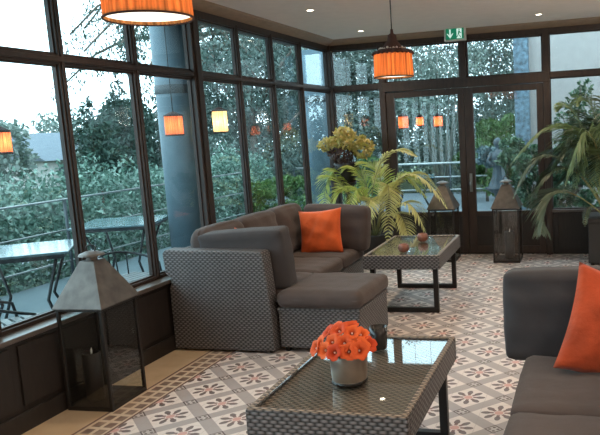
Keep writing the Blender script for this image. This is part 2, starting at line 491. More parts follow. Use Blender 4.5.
for i, e in enumerate(edges + [YB - .05]):
    w0 = 0 if i == 0 else (.058 if abs(prev - 4.888) < .01 else .022)
    w1 = 0 if i == len(edges) else (.058 if abs(e - 4.888) < .01 else .022)
    window('y', prev + w0, e - w1, .545, 2.445); prev = e

# back wall: fixed bay, double door, fixed bays
struct('wall_back', MB().box(XG, -2.40, YB - .01, YB + .06, 0, .495).box(-2.40, XR, YB + .02, YB + .06, 0, .02).box(-.47, XR, YB - .01, YB + .06, 0, .495)
       .box(-.40, .45, YB - .02, YB - .01, .06, .46).box(.55, 1.4, YB - .02, YB - .01, .06, .46).box(-3.0, -2.46, YB - .02, YB - .01, .06, .46), 'panel', .003)
struct('trim_%d' % k, MB().box(XG, XR, YB - .035, YB + .05, 2.445, 2.505), 'frame', .004); k += 1
struct('trim_%d' % k, MB().box(XG + .06, -2.40, YB - .03, YB + .05, 1.972, 2.028).box(-.47, XR, YB - .03, YB + .05, 1.972, 2.028).box(-2.40, -.47, YB - .049, YB + .05, 1.93, 2.03), 'frame', .004); k += 1
struct('trim_%d' % k, MB().box(XG + .06, -2.40, YB - .04, YB + .02, .485, .51).box(-.47, XR, YB - .05, YB + .02, .485, .515), 'sill', .004); k += 1
for x0, x1, z0 in ((-2.425, -2.355, 0), (-1.46, -1.39, 2.03), (-.535, -.465, 0), (.46, .53, .5), (1.46, 1.53, .5), (2.46, 2.53, .5)):
    struct('trim_%d' % k, MB().box(x0, x1, YB - .045, YB + .05, z0, 2.50), 'frame', .004); k += 1
window('x', XG + .06, -2.425, .51, 2.445)
for a0, a1 in ((-2.355, -1.46), (-1.39, -.535)):           # lights over the door
    fr = MB()
    for c0, c1, d0, d1 in ((a0, a0 + .018, 2.03, 2.445), (a1 - .018, a1, 2.03, 2.445), (a0 + .018, a1 - .018, 2.03, 2.048), (a0 + .018, a1 - .018, 2.427, 2.445)):
        fr.box(c0, c1, YB - .012, YB + .03, d0, d1)
    f = struct('window_%d' % wn, fr, 'frame'); wn += 1
    obj('pane', MB().box(a0 + .012, a1 - .012, YB + .004, YB + .014, 2.042, 2.433), 'glass', f)
window('x', -.465, .46, .515, 2.445); window('x', .53, 1.46, .515, 2.445); window('x', 1.53, 2.46, .515, 2.445); window('x', 2.53, XR, .515, 2.445)
for i, (a0, a1) in enumerate(((-2.352, -1.428), (-1.424, -.538))):
    d = MB().box(a0, a0 + .095, YB - .03, YB + .025, .012, 1.925).box(a1 - .075, a1, YB - .03, YB + .025, .012, 1.925)
    d.box(a0 + .095, a1 - .075, YB - .03, YB + .025, 1.855, 1.925).box(a0 + .095, a1 - .075, YB - .03, YB + .025, .012, .10).box(a0 + .095, a1 - .075, YB - .03, YB + .025, .455, .51)
    dr = struct('door_%d' % (i + 1), d, 'frame', .004)
    obj('door_panel', MB().box(a0 + .09, a1 - .07, YB - .012, YB + .012, .09, .46), 'panel', dr)
    obj('pane', MB().box(a0 + .09, a1 - .07, YB + .002, YB + .012, .505, 1.86), 'glass', dr)
    if i == 1:
        hm = MB().box(a0 + .03, a0 + .06, YB - .042, YB - .03, .74, .95).tube([(a0 + .045, YB - .042, .86), (a0 + .045, YB - .075, .86), (a0 + .045, YB - .08, .845), (a0 + .045, YB - .08, .76)], .009, 8)
        obj('door_handle', hm, 'rail', dr)

# ------------------------------------------------------------------ downlights and the exit sign
def downlight(x, y, label):
    t = thing('recessed_downlight', label, 'ceiling light', (x, y, ZC), 0, 'downlights set in the ceiling')
    obj('ring', MB().lathe([(.028, -.002), (.040, -.008), (.046, -.004), (.047, 0)], 28), 'white_trim', t)
    obj('lamp', MB().lathe([(.001, -.003), (.029, -.003)], 24), 'spot_lamp', t)
    L = bpy.data.lights.new('downlight_beam', 'SPOT'); L.energy = DOWNLIGHT_W; L.color = (1, .80, .56); L.spot_size = R(125); L.spot_blend = .9; L.shadow_soft_size = .04
    lo = bpy.data.objects.new('downlight_beam', L); COL.objects.link(lo); lo.parent = t; lo.location = (0, 0, -.02)
R = math.radians
for x, y, lab in ((-2.38, 5.72, 'round ceiling downlight nearest the left windows, left of the hanging pendant'),
                  (-2.41, 7.15, 'round ceiling downlight close to the far left window corner'),
                  (-.52, 7.10, 'round ceiling downlight near the back glazing, right of the exit sign')):
    downlight(x, y, lab)
for x, y in ((-.5, 5.2), (-.5, 3.2), (-2.4, 3.6), (-2.4, 1.2), (1.4, 7.1), (1.4, 5.2), (1.4, 3.2), (-.5, 1.0), (1.4, 1.0)):  # extra downlights out of view, added for more light in the room
    downlight(x, y, 'unseen round recessed downlight added to brighten the room')

t = thing('exit_sign', 'green and white emergency exit sign on the cornice above the glass door', 'sign', (-1.47, 7.60, 2.425), 0)
obj('case', MB().box(-.122, .122, -.02, .02, 0, .155), 'exit_case', t, .006)
obj('lamp_bar', MB().box(-.10, .10, -.025, .03, .155, .17), 'exit_case', t, .004)
obj('lamp', MB().lathe([(.001, .012), (.016, .008), (.022, 0)], 16, (-.01, -.028, .158)), 'exit_lamp', t)
fc = obj('sign_face', MB().box(-.100, .100, -.024, -.02, .018, .138), 'exit_green', t)
def flat(mb, pts, y0=-.026, y1=-.024):
    b = len(mb.v); n = len(pts)
    mb.v += [(x, y0, z) for x, z in pts] + [(x, y1, z) for x, z in pts]
    mb.face([b + i for i in range(n)]); mb.face([b + n + i for i in range(n)][::-1])
    for i in range(n):
        j = (i + 1) % n; mb.face((b + i, b + n + i, b + n + j, b + j))
    return mb
arrow = flat(MB(), [(-.060, .128), (-.044, .128), (-.044, .062), (-.026, .082), (-.014, .082), (-.052, .030), (-.090, .082), (-.078, .082), (-.060, .062)])
obj('arrow', arrow, 'exit_white', fc)
door_p = flat(MB(), [(.022, .026), (.078, .026), (.078, .130), (.022, .130)])
dd = obj('door_sign', door_p, 'exit_white', fc)
man = MB()
flat(man, [(.046, .112), (.056, .112), (.058, .122), (.051, .127), (.044, .122)], -.028, -.026)
flat(man, [(.036, .070), (.046, .066), (.060, .098), (.052, .110), (.042, .106)], -.028, -.026)
flat(man, [(.040, .072), (.048, .066), (.066, .050), (.070, .034), (.062, .034), (.058, .046)], -.028, -.026)
flat(man, [(.036, .072), (.042, .066), (.036, .050), (.024, .036), (.018, .042), (.030, .054)], -.028, -.026)
flat(man, [(.052, .106), (.066, .088), (.074, .090), (.074, .084), (.062, .080), (.050, .094)], -.028, -.026)
obj('running_figure', man, 'exit_green', fc)

# ------------------------------------------------------------------ pendants
def pendant(loc, label, rad=.15, hgt=.19):
    """loc = centre of the bottom rim"""
    t = thing('pendant_lamp', label, 'pendant lamp', loc)
    n = 192
    pl = lambda a, z: 1 + .010 * math.cos(a * 56) + .004 * math.sin(a * 23)
    prof = [(rad * (.965 + .035 * (1 - i / 6)), hgt * i / 6) for i in range(7)]
    inner = [(r - .004, z) for r, z in prof][::-1]
    obj('lamp_shade', MB().lathe(prof + inner, n, rmod=pl), 'shade', t)
    rim = MB().tube([(rad * math.cos(a) * 1.005, rad * math.sin(a) * 1.005, 0) for a in [2 * PI * i / 64 for i in range(65)]], .0045, 6, False)
    obj('rim', rim, 'trim_dark', t)
    obj('diffuser', MB().lathe([(.001, .022), (rad * .5, .018), (rad * .975, .012)], 48), 'diffuser', t)
    tr = MB().lathe([(rad * 1.0, hgt - .016), (rad * 1.025, hgt - .008), (rad * 1.0, hgt + .004), (rad * .80, hgt + .016), (rad * .55, hgt + .022)], 96, rmod=lambda a, z: 1 + .02 * math.cos(a * 24))
    for i in range(24):
        a = 2 * PI * i / 24
        tr.lathe([(.001, -.006), (.010, -.003), (.012, .003), (.008, .009), (.001, .011)], 8, (rad * 1.02 * math.cos(a), rad * 1.02 * math.sin(a), hgt - .016))
    obj('braid_trim', tr, 'trim_dark', t)
    bd = MB()
    for i in range(26):
        a = 2 * PI * i / 26; z = hgt + .020 + .006 * math.sin(i * 2.4)
        bd.lathe([(.001, -.009), (.009, -.004), (.010, .003), (.001, .010)], 7, (rad * .66 * math.cos(a), rad * .66 * math.sin(a), z))
    obj('bead_ring', bd, 'bead', t)
    obj('cap', MB().lathe([(rad * .60, hgt + .018), (rad * .50, hgt + .035), (.036, hgt + .085), (.030, hgt + .125), (.012, hgt + .135), (.010, hgt + .165), (.001, hgt + .168)], 28), 'trim_dark', t)
    obj('cord', MB().tube([(0, 0, hgt + .16), (0, 0, ZC - loc[2] - .02)], .0045, 8), 'black', t)
    obj('ceiling_rose', MB().lathe([(.045, ZC - loc[2]), (.045, ZC - loc[2] - .012), (.02, ZC - loc[2] - .03), (.001, ZC - loc[2] - .03)], 24), 'trim_dark', t)
    obj('bulb', MB().lathe([(.001, .045), (.022, .055), (.030, .08), (.022, .105), (.012, .125), (.001, .127)], 16), 'bulb', t)
    L = bpy.data.lights.new('pendant_bulb', 'POINT'); L.energy = PENDANT_W; L.color = (1, .62, .30); L.shadow_soft_size = .05
    lo = bpy.data.objects.new('pendant_bulb', L); COL.objects.link(lo); lo.parent = t; lo.location = (0, 0, .085)
    return t
pendant((-1.45, 5.02, 1.885), 'small orange pleated pendant lamp hanging in front of the back glazing', .147, .185)
pendant((-1.575, 2.26, 1.945), 'large orange pleated pendant lamp cut off by the top edge of the photo', .156, .23)

# white globes added out of view as fill light, mainly for the ceiling
def globe(loc, label):
    t = thing('added_globe', label, 'fill lamp', loc, 0, 'white globes added as fill light')
    obj('glass_globe', MB().lathe([(.001, -.15)] + [(.15 * math.sin(a), -.15 * math.cos(a)) for a in [PI * i / 16 for i in range(1, 16)]] + [(.001, .15)], 32), 'globe', t)
    obj('cord', MB().tube([(0, 0, .15), (0, 0, ZC - loc[2])], .005, 8), 'black', t)
    L = bpy.data.lights.new('added_globe_light', 'POINT'); L.energy = FILL_GLOBE_W; L.color = (1, .86, .72); L.shadow_soft_size = .16
    lo = bpy.data.objects.new('added_globe_light', L); COL.objects.link(lo); lo.parent = t; lo.location = (0, 0, -.02)
MAT['globe'] = emit_mat('added_globe_glow', (1, .82, .62), 4)
for x, y in ((1.6, 5.4), (1.6, 3.0), (1.6, .4), (1.6, -1.8)): globe((x, y, 1.95), 'unseen white globe added to light the ceiling')

# ------------------------------------------------------------------ cushions
def cushion_mb(sx, sy, sz, r=.035, puff=.02, n=14, seed=0, wr=.003):
    """soft rectangular cushion centred on the origin"""
    rg = random.Random(seed); ph = [rg.uniform(0, 6.28) for _ in range(6)]
    mb = MB(); idx = {}
    h = (sx / 2, sy / 2, sz / 2); r = min(r, *(q * .98 for q in h))
    def vert(p):
        key = tuple(round(c, 5) for c in p)
        if key in idx: return idx[key]
        q = [p[i] * h[i] for i in range(3)]
        core = [max(-(h[i] - r), min(h[i] - r, q[i])) for i in range(3)]
        d = Vector([q[i] - core[i] for i in range(3)])
        if d.length > 1e-9: d = d.normalized() * r
        q = Vector(core) + d
        th = min(range(3), key=lambda i: h[i])
        o = [i for i in range(3) if i != th]
        b = (1 - p[o[0]] ** 2) * (1 - p[o[1]] ** 2)
        q[th] += puff * b ** .6 * (1 if p[th] > 0 else -1) * min(1, abs(p[th]))
        for i in o: q[i] += puff * .5 * p[i] * (1 - p[o[1 - o.index(i)]] ** 2) * (1 - p[th] ** 2)
        q[th] += wr * (math.sin(9 * q[o[0]] / .3 + ph[0] + 2 * math.sin(5 * q[o[1]] / .3 + ph[1])) + math.sin(14 * q[o[1]] / .3 + ph[2])) * (1 if p[th] > 0 else -1)
        idx[key] = len(mb.v); mb.v.append(tuple(q)); return idx[key]
    t = [math.sin((i / n - .5) * PI) * .35 + (2 * i / n - 1) * .65 for i in range(n + 1)]
    for ax in range(3):
        a, b = [(1, 2), (2, 0), (0, 1)][ax]
        for s in (-1, 1):
            for i in range(n):
                for j in range(n):
                    c = []
                    for u, v in ((i, j), (i + 1, j), (i + 1, j + 1), (i, j + 1)):
                        p = [0, 0, 0]; p[ax] = s; p[a] = t[u]; p[b] = t[v]; c.append(vert(p))
                    mb.face(c if s > 0 else c[::-1], None, True)
    # piped seam
    return mb
def pillow_mb(s, h=.075, n=22, seed=0):
    rg = random.Random(seed); ph = [rg.uniform(0, 6.28) for _ in range(6)]
    mb = MB(); rows = {}
    for side in (1, -1):
        for i in range(n + 1):
            for j in range(n + 1):
                u, v = 2 * i / n - 1, 2 * j / n - 1
                if side < 0 and (i in (0, n) or j in (0, n)):
                    rows[side, i, j] = rows[1, i, j]; continue
                w = max(0, (1 - u * u) * (1 - v * v)) ** .42
                x = u * s / 2 * (1 - .085 * (1 - v * v)); y = v * s / 2 * (1 - .085 * (1 - u * u))
                z = side * h * w * (1 + .10 * math.sin(5 * u + ph[0] + 2 * math.sin(3 * v + ph[1])) + .06 * math.sin(9 * v + 4 * u + ph[2]) + .05 * math.sin(13 * u - 6 * v + ph[3]))
                rows[side, i, j] = len(mb.v); mb.v.append((x, y, z))
        for i in range(n):
            for j in range(n):
                c = [rows[side, i, j], rows[side, i + 1, j], rows[side, i + 1, j + 1], rows[side, i, j + 1]]
                mb.face(c if side > 0 else c[::-1], None, True)
    return mb

# ------------------------------------------------------------------ left sofa
sofa = thing('wicker_sofa', 'long grey wicker sofa with brown-grey cushions along the left windows', 'sofa', (-2.52, 5.1, 0))
ox, oy = 2.52, -5.1
def sb(x0, x1, y0, y1, z0, z1): return MB().box(x0 + ox, x1 + ox, y0 + oy, y1 + oy, z0, z1)
obj('base', sb(-2.90, -2.13, 4.24, 6.0, .03, .31), 'wicker', sofa, .012)
obj('back_panel', sb(-2.915, -2.87, 4.24, 6.0, .03, .72), 'wicker', sofa, .012)
ep = MB()
prof = [(-2.935, .015), (-2.15, .015), (-2.155, .30), (-2.185, .69), (-2.20, .72), (-2.945, .735), (-2.968, .71), (-2.955, .56), (-2.918, .535), (-2.918, .485), (-2.935, .47)]
for y in (4.125, 4.245):
    ep.v += [(x + ox, y + oy, z) for x, z in prof]
n_ = len(prof)
ep.face(list(range(n_)), [(x, z) for x, z in prof]); ep.face(list(range(n_, 2 * n_))[::-1], [(x, z) for x, z in prof][::-1])
for i in range(n_):
    j = (i + 1) % n_
    L_ = math.dist(prof[i], prof[j]); horiz = abs(prof[i][1] - prof[j][1]) < abs(prof[i][0] - prof[j][0])
    uv = [(0, prof[i][1]), (.12, prof[i][1]), (.12, prof[j][1]), (0, prof[j][1])] if not horiz else [(prof[i][0], 0), (prof[i][0], .12), (prof[j][0], .12), (prof[j][0], 0)]
    ep.face((i, n_ + i, n_ + j, j), uv)
obj('arm_panel', ep, 'wicker', sofa, .014)
obj('arm_panel', sb(-2.915, -2.18, 5.98, 6.10, .015, .72), 'wicker', sofa, .014)
for sx_ in (-2.88, -2.2):
    for sy_ in (4.18, 6.04): obj('foot', MB().lathe([(.02, 0), (.02, .03)], 12, (sx_ + ox, sy_ + oy, 0), caps=True), 'black', sofa)
cid = 0
def put_cushion(parent, name, mat, size, loc, rot=(0, 0, 0), r=.04, puff=.018, wr=.003):
    global cid
    cid += 1
    return obj(name, cushion_mb(*size, r, puff, seed=cid, wr=wr), mat, parent, 0, loc, rot)
for y0, y1 in ((4.26, 4.84), (4.84, 5.42), (5.42, 5.97)):
    put_cushion(sofa, 'seat_cushion', 'cush', (.74, y1 - y0 - .006, .115), (-2.475 + ox, (y0 + y1) / 2 + oy, .372), r=.035, puff=.012)
for y0, y1 in ((4.30, 4.85), (4.85, 5.42), (5.42, 5.96)):
    put_cushion(sofa, 'back_cushion', 'cush', (.17, y1 - y0 - .004, .43), (-2.755 + ox, (y0 + y1) / 2 + oy, .635), (0, R(-9), 0), .06, .025, .005)
put_cushion(sofa, 'end_cushion', 'cush_dark', (.655, .16, .43), (-2.42 + ox, 4.345 + oy, .625), (R(5), R(-3), 0), .024, .018, .004)
put_cushion(sofa, 'end_cushion', 'cush', (.62, .17, .41), (-2.325 + ox, 5.87 + oy, .625), (R(-6), R(3), 0), .04, .022, .005)

ott = thing('wicker_footstool', 'square grey wicker footstool with a brown-grey cushion at the end of the left sofa', 'footstool', (-1.83, 4.47, 0), R(-1))
obj('base', MB().box(-.30, .30, -.29, .31, .03, .295), 'wicker', ott, .010)
obj('top_rail', MB().box(-.306, .306, -.296, .316, .285, .318), 'wicker', ott, .008)
put_cushion(ott, 'cushion', 'cush', (.625, .64, .115), (.01, .0, .376), r=.045, puff=.014)
for sx_ in (-.26, .26):
    for sy_ in (-.25, .27): obj('foot', MB().lathe([(.02, 0), (.02, .03)], 12, (sx_, sy_, 0), caps=True), 'black', ott)

def pillow(name, label, mat, size, loc, rot, seed, h=.075):
    o = obj(name, pillow_mb(size, h, seed=seed), mat, None, 0, loc, rot)
    return tag(o, label, 'cushion')
pillow('throw_pillow', 'orange velvet throw pillow leaning upright on the far end of the left sofa', 'orange', .41, (-2.40, 5.66, .615), (R(76), R(-4), R(4)), 3)
pillow('throw_pillow', 'orange throw pillow mostly hidden behind the near end cushion of the left sofa', 'orange', .30, (-2.585, 4.62, .622), (R(80), R(28), R(40)), 5, .06)

# ------------------------------------------------------------------ right sofa
rs = thing('wicker_sofa', 'grey cushioned wicker sofa cut off by the right edge of the photo', 'sofa', (.4, 2.3, 0))
def rb(x0, x1, y0, y1, z0, z1): return MB().box(x0 - .4, x1 - .4, y0 - 2.3, y1 - 2.3, z0, z1)
obj('base', rb(-.27, .46, 1.3, 3.2, .03, .31), 'wicker', rs, .012)
obj('back_panel', rb(.46, .52, 1.3, 3.2, .03, .70), 'wicker', rs, .012)
obj('arm_panel', rb(-.26, .50, 3.22, 3.33, .015, .66), 'wicker', rs, .014)
for sx_ in (-.22, .44):
    for sy_ in (1.4, 3.15): obj('foot', MB().lathe([(.02, 0), (.02, .03)], 12, (sx_ - .4, sy_ - 2.3, 0), caps=True), 'black', rs)
for y0, y1 in ((2.46, 3.11), (1.84, 2.46), (1.30, 1.84)):
    put_cushion(rs, 'seat_cushion', 'cush', (.76, y1 - y0 - .006, .115), (.055 - .4, (y0 + y1) / 2 - 2.3, .368), r=.035, puff=.012)
put_cushion(rs, 'end_cushion', 'cush_dark', (.86, .17, .425), (.008 - .4, 3.19 - 2.3, .600), (R(-4), R(-1), 0), .035, .02, .005)
for y0, y1 in ((2.46, 3.05), (1.84, 2.46), (1.30, 1.84)):
    put_cushion(rs, 'back_cushion', 'cush', (.15, y1 - y0 - .01, .40), (.40 - .4, (y0 + y1) / 2 - 2.3, .625), (0, R(8), 0), .055, .02, .004)
pillow('throw_pillow', 'rust orange velvet throw pillow leaning on the right sofa', 'rust', .48, (.095, 2.975, .59), (R(68), R(20), R(12)), 9, .08)

# ------------------------------------------------------------------ coffee tables
def coffee_table(loc, rot, sx, sy, label, wick='wicker'):
    t = thing('coffee_table', label, 'coffee table', loc, rot, 'wicker coffee tables with glass tops')
    hx, hy, H = sx / 2, sy / 2, .49
    f = MB()
    f.box(-hx, hx, -hy, -hy + .032, H - .115, H - .004).box(-hx, hx, hy - .032, hy, H - .115, H - .004)
    f.box(-hx, -hx + .032, -hy + .032, hy - .032, H - .115, H - .004).box(hx - .032, hx, -hy + .032, hy - .032, H - .115, H - .004)
    fr = obj('top_frame', f, 'wicker', t, .006)
    obj('woven_panel', MB().box(-hx + .03, hx - .03, -hy + .03, hy - .03, H - .035, H - .018), 'wicker_warm_lit', t)
    obj('edge_trim', MB().box(-hx + .004, hx - .004, -hy + .004, -hy + .026, H - .006, H).box(-hx + .004, hx - .004, hy - .026, hy - .004, H - .006, H)
        .box(-hx + .004, -hx + .026, -hy + .026, hy - .026, H - .006, H).box(hx - .026, hx - .004, -hy + .026, hy - .026, H - .006, H), 'wicker_warm_lit', t, .002)
    obj('glass_top', MB().box(-hx + .027, hx - .027, -hy + .027, hy - .027, H - .010, H - .002), 'clear', t)
    for s in (-1, 1):
        y = s * (hy - .09)
        x0 = hx - .035
        g = MB().box(-x0, -x0 + .04, y - .02, y + .02, .04, H - .10).box(x0 - .04, x0, y - .02, y + .02, .04, H - .10).box(-x0, x0, y - .02, y + .02, 0, .04).box(-x0, x0, y - .02, y + .02, H - .125, H - .10)
        obj('leg_frame', g, 'black', t, .003)
    return t
coffee_table((-1.535, 5.68, 0), R(1.5), .64, 1.02, 'grey wicker coffee table in front of the left sofa, with two copper cups')
coffee_table((-.972, 2.655, 0), R(.8), .632, .94, 'nearest grey wicker coffee table, with a pot of orange flowers on its glass top')

# copper tealight cups on the far table, smoked cup on the near table
def cup(name, loc, r, h, mat, label, cat, closed=False):
    t = thing(name, label, cat, loc)
    p = [(r * .55, 0), (r * .9, h * .22), (r, h * .55), (r * .88, h * .9), (r * .72, h), (r * .66, h * .97), (r * .80, h * .6), (r * .5, h * .15), (.001, h * .14)]
    if closed: p = [(r * .82, 0), (r * .9, h * .1), (r * .97, h * .6), (r, h), (r * .92, h), (r * .90, h * .6), (r * .8, h * .12), (.001, h * .12)]
    obj('bowl', MB().lathe([(.001, 0)] + p, 32), mat, t)
    obj('wax', MB().lathe([(.001, h * .62), (r * .76, h * .60)], 24), 'candle' if closed else 'wick', t)
    return t
cup('tealight_cup', (-1.535, 5.33, .489), .047, .068, 'copper', 'round copper tealight cup near the front of the far glass-topped table', 'candle holder')
cup('tealight_cup', (-1.50, 5.84, .489), .050, .074, 'copper', 'round copper tealight cup at the back of the far glass-topped table', 'candle holder')
cup('candle_glass', (-.985, 2.92, .489), .042, .105, 'smoke', 'dark smoked candle glass standing behind the flower pot', 'candle holder', True)

# potted orange flowers
fp = thing('flower_pot', 'grey-brown glazed pot of orange flowers on the nearest coffee table', 'potted flowers', (-.978, 2.50, .489))
obj('pot', MB().lathe([(.001, 0), (.068, 0), (.071, .004), (.075, .06), (.079, .126), (.077, .129), (.072, .126), (.069, .10), (.001, .098)], 40), 'vase', fp)
obj('foot_ring', MB().lathe([(.069, .0), (.0735, .002), (.0735, .014), (.071, .016)], 40), 'smoke', fp)
def flower_mb(r):
    mb = MB()
    prof = [(.12, 0), (.20, .14), (.36, .42), (.62, .62), (.92, .70), (1.05, .62)]
    mb.lathe([(q * r, z * r) for q, z in prof], 40, rmod=lambda a, z: 1 + (.15 * abs(math.cos(2.5 * a)) - .08) * (z / (.46 * r)) + .035 * math.sin(9 * a + r * 900) * (z / (.46 * r)))
    return mb
rg = random.Random(4)
spots = [(-.055, -.055, .115), (-.012, -.075, .105), (.038, -.06, .112), (-.085, -.02, .135), (-.035, -.03, .150), (.015, -.04, .150), (.065, -.015, .128), (-.070, .03, .165),
         (-.020, .01, .180), (.030, .005, .175), (-.045, .045, .178), (.085, .02, .105), (.052, .035, .16), (-.100, -.035, .10), (.010, .05, .185), (.072, -.045, .095), (-.098, .012, .115)]
for i, (x, y, z) in enumerate(spots):
    rr = rg.uniform(.031, .037); x, y, z = x * 1.02 - .010, y, max(z, .125) + .020
    d = Vector((x * .75, y * .7 - .055, .045 + (z - .13) * .35)).normalized()
    q = d.to_track_quat('Z', 'Y').to_euler()
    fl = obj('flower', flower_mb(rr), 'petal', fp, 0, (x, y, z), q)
    obj('flower_centre', MB().lathe([(.001, .0), (.0045, .003), (.004, .008), (.001, .010)], 10, (0, 0, rr * .14)), 'pale', fl)
    obj('stem', MB().tube([(x, y, z), (x * .6, y * .6, z * .75), (x * .3, y * .3, .09)], .0025, 6), 'stem', fp)
lv = MB()
obj('soil', MB().lathe([(.001, .100), (.069, .104)], 24), 'soil', fp)

# ------------------------------------------------------------------ lanterns with candles
def lantern(loc, rot, label, sx=.29, sy=.33, cand=.30):
    t = thing('floor_lantern', label, 'lantern', loc, rot, 'metal and glass floor lanterns')
    hx, hy, zb, zt = sx / 2, sy / 2, .025, .60
    b = MB().box(-hx, hx, -hy, hy, 0, zb); obj('base', b, 'lantern_dark', t, .003)
    for ix in (-1, 1):
        for iy in (-1, 1):
            x0, y0 = ix * (hx - .009), iy * (hy - .009)
            obj('post', MB().box(x0 - .009, x0 + .009, y0 - .009, y0 + .009, zb, zt - .02), 'lantern_dark', t, .002)
    fr = MB().box(-hx, hx, -hy, -hy + .018, zt - .02, zt).box(-hx, hx, hy - .018, hy, zt - .02, zt).box(-hx, -hx + .018, -hy + .018, hy - .018, zt - .02, zt).box(hx - .018, hx, -hy + .018, hy - .018, zt - .02, zt)
    obj('top_rail', fr, 'lantern_dark', t, .002)
    for q in ((-hx + .016, hx - .016, -hy + .006, -hy + .010), (-hx + .016, hx - .016, hy - .010, hy - .006)):
        obj('pane', MB().box(*q, zb, zt - .018), 'clear', t)
    for q in ((-hx + .006, -hx + .010), (hx - .010, hx - .006)):
        obj('pane', MB().box(*q, -hy + .016, hy - .016, zb, zt - .018), 'clear', t)
    rf = MB(); ex, ey, tx, ty, zr = hx + .012, hy + .012, .045, .048, .845
    rf.v = [(-ex, -ey, zt), (ex, -ey, zt), (ex, ey, zt), (-ex, ey, zt), (-tx, -ty, zr), (tx, -ty, zr), (tx, ty, zr), (-tx, ty, zr)]
    rf.v += [(-ex, -ey, zt - .006), (ex, -ey, zt - .006), (ex, ey, zt - .006), (-ex, ey, zt - .006)]
    for q in ((0, 1, 5, 4), (1, 2, 6, 5), (2, 3, 7, 6), (3, 0, 4, 7), (4, 5, 6, 7), (11, 10, 9, 8), (8, 9, 1, 0), (9, 10, 2, 1), (10, 11, 3, 2), (11, 8, 0, 3)): rf.face(q)
    obj('roof', rf, 'lantern', t, .002)
    cp = MB().lathe([(.030, zr), (.030, zr + .018), (.072, zr + .026), (.066, zr + .036), (.030, zr + .050), (.001, zr + .054)], 24, smooth=False)
    obj('chimney_cap', cp, 'lantern', t)
    rn = MB().tube([(.030 * math.cos(a), 0, zr + .065 + .022 * math.sin(a)) for a in [2 * PI * i / 20 for i in range(21)]], .004, 6, False)
    obj('ring', rn, 'lantern_dark', t, 0, None, None)
    return t
def candle(loc, label, r=.05, h=.28):
    t = thing('pillar_candle', label, 'candle', loc, 0, 'dark pillar candles inside the lanterns')
    obj('wax', MB().lathe([(.001, 0), (r, 0), (r, h), (r * .93, h + .003), (r * .8, h - .012), (.001, h - .016)], 32), 'candle', t)
    obj('wick', MB().tube([(0, 0, h - .02), (.002, 0, h + .012), (.006, 0, h + .03)], [.006, .006, .002], 8), 'wick', t)
lantern((-2.795, 3.245, 0), R(3), 'tall metal lantern nearest the camera, under the left windows')
candle((-2.84, 3.20, .025), 'dark pillar candle inside the lantern nearest the camera')
lantern((-1.655, 7.46, 0), R(1), 'metal lantern behind the far coffee table, half hidden by palm fronds')
candle((-1.655, 7.46, .025), 'dark pillar candle inside the lantern behind the far coffee table', .05, .20)
lantern((-.935, 7.42, 0), R(0), 'metal lantern standing alone in front of the right door leaf')
candle((-.915, 7.41, .025), 'dark pillar candle inside the lantern before the right door leaf', .055, .30)

# ------------------------------------------------------------------ plants
def frond_mesh(P0, M, P2, width, n=44, lw=.008, droop=.35, off=(0, 0, 0), seed=0, fwd=.6):
    """a pinnate palm frond through P0, M and P2: rachis tube + leaflets"""
    rg = random.Random(seed)
    P0, M, P2 = Vector(P0) - Vector(off), Vector(M) - Vector(off), Vector(P2) - Vector(off)
    C = M * 2 - (P0 + P2) * .5
    f = lambda s: P0 * (1 - s) ** 2 + C * 2 * s * (1 - s) + P2 * s * s
    st = MB().tube([f(i / 14) for i in range(15)], [.008 - .0065 * i / 14 for i in range(15)], 6)
    lf = MB()
    for i in range(n):
        s = .28 + .72 * i / (n - 1)
        p = f(s); tn = (f(min(1, s + .02)) - f(max(0, s - .02))).normalized()
        side = tn.cross(Vector((0, 0, 1)))
        if side.length < .15: side = tn.cross(Vector((0, 1, .3)))
        side.normalize()
        L = width * (math.sin(PI * min(1, .18 + .80 * (i / (n - 1)))) ** .7) * rg.uniform(.85, 1.1)
        for sg in (-1, 1):
            d = (side * sg * .8 + tn * rg.uniform(fwd - .15, fwd + .15) + Vector((rg.uniform(-.1, .1), rg.uniform(-.1, .1), .15))).normalized()
            pts = []
            q = p.copy()
            for k_ in range(4):
                pts.append(q.copy()); d = (d + Vector((0, 0, -droop * .34 * (k_ + .5)))).normalized(); q = q + d * (L / 3)
            wv = tn.cross(d); wv = (wv.cross(d)).normalized() if wv.length > 1e-3 else tn
            b = len(lf.v)
            for k_, pt in enumerate(pts):
                w = lw * (.55, 1.0, .8, .08)[k_]
                lf.v += [tuple(pt - wv * w), tuple(pt + wv * w)]
            for k_ in range(3):
                lf.face((b + 2 * k_, b + 2 * k_ + 1, b + 2 * k_ + 3, b + 2 * k_ + 2))
    return st, lf
def add_frond(t, spec, mat, width, seed, n=44, lw=.008, droop=.36, fwd=.6):
    st, lf = frond_mesh(*spec, width, n, lw, droop, t.location, seed, fwd)
    o = obj('frond', lf, mat, t); obj('rachis', st, 'stem', o)

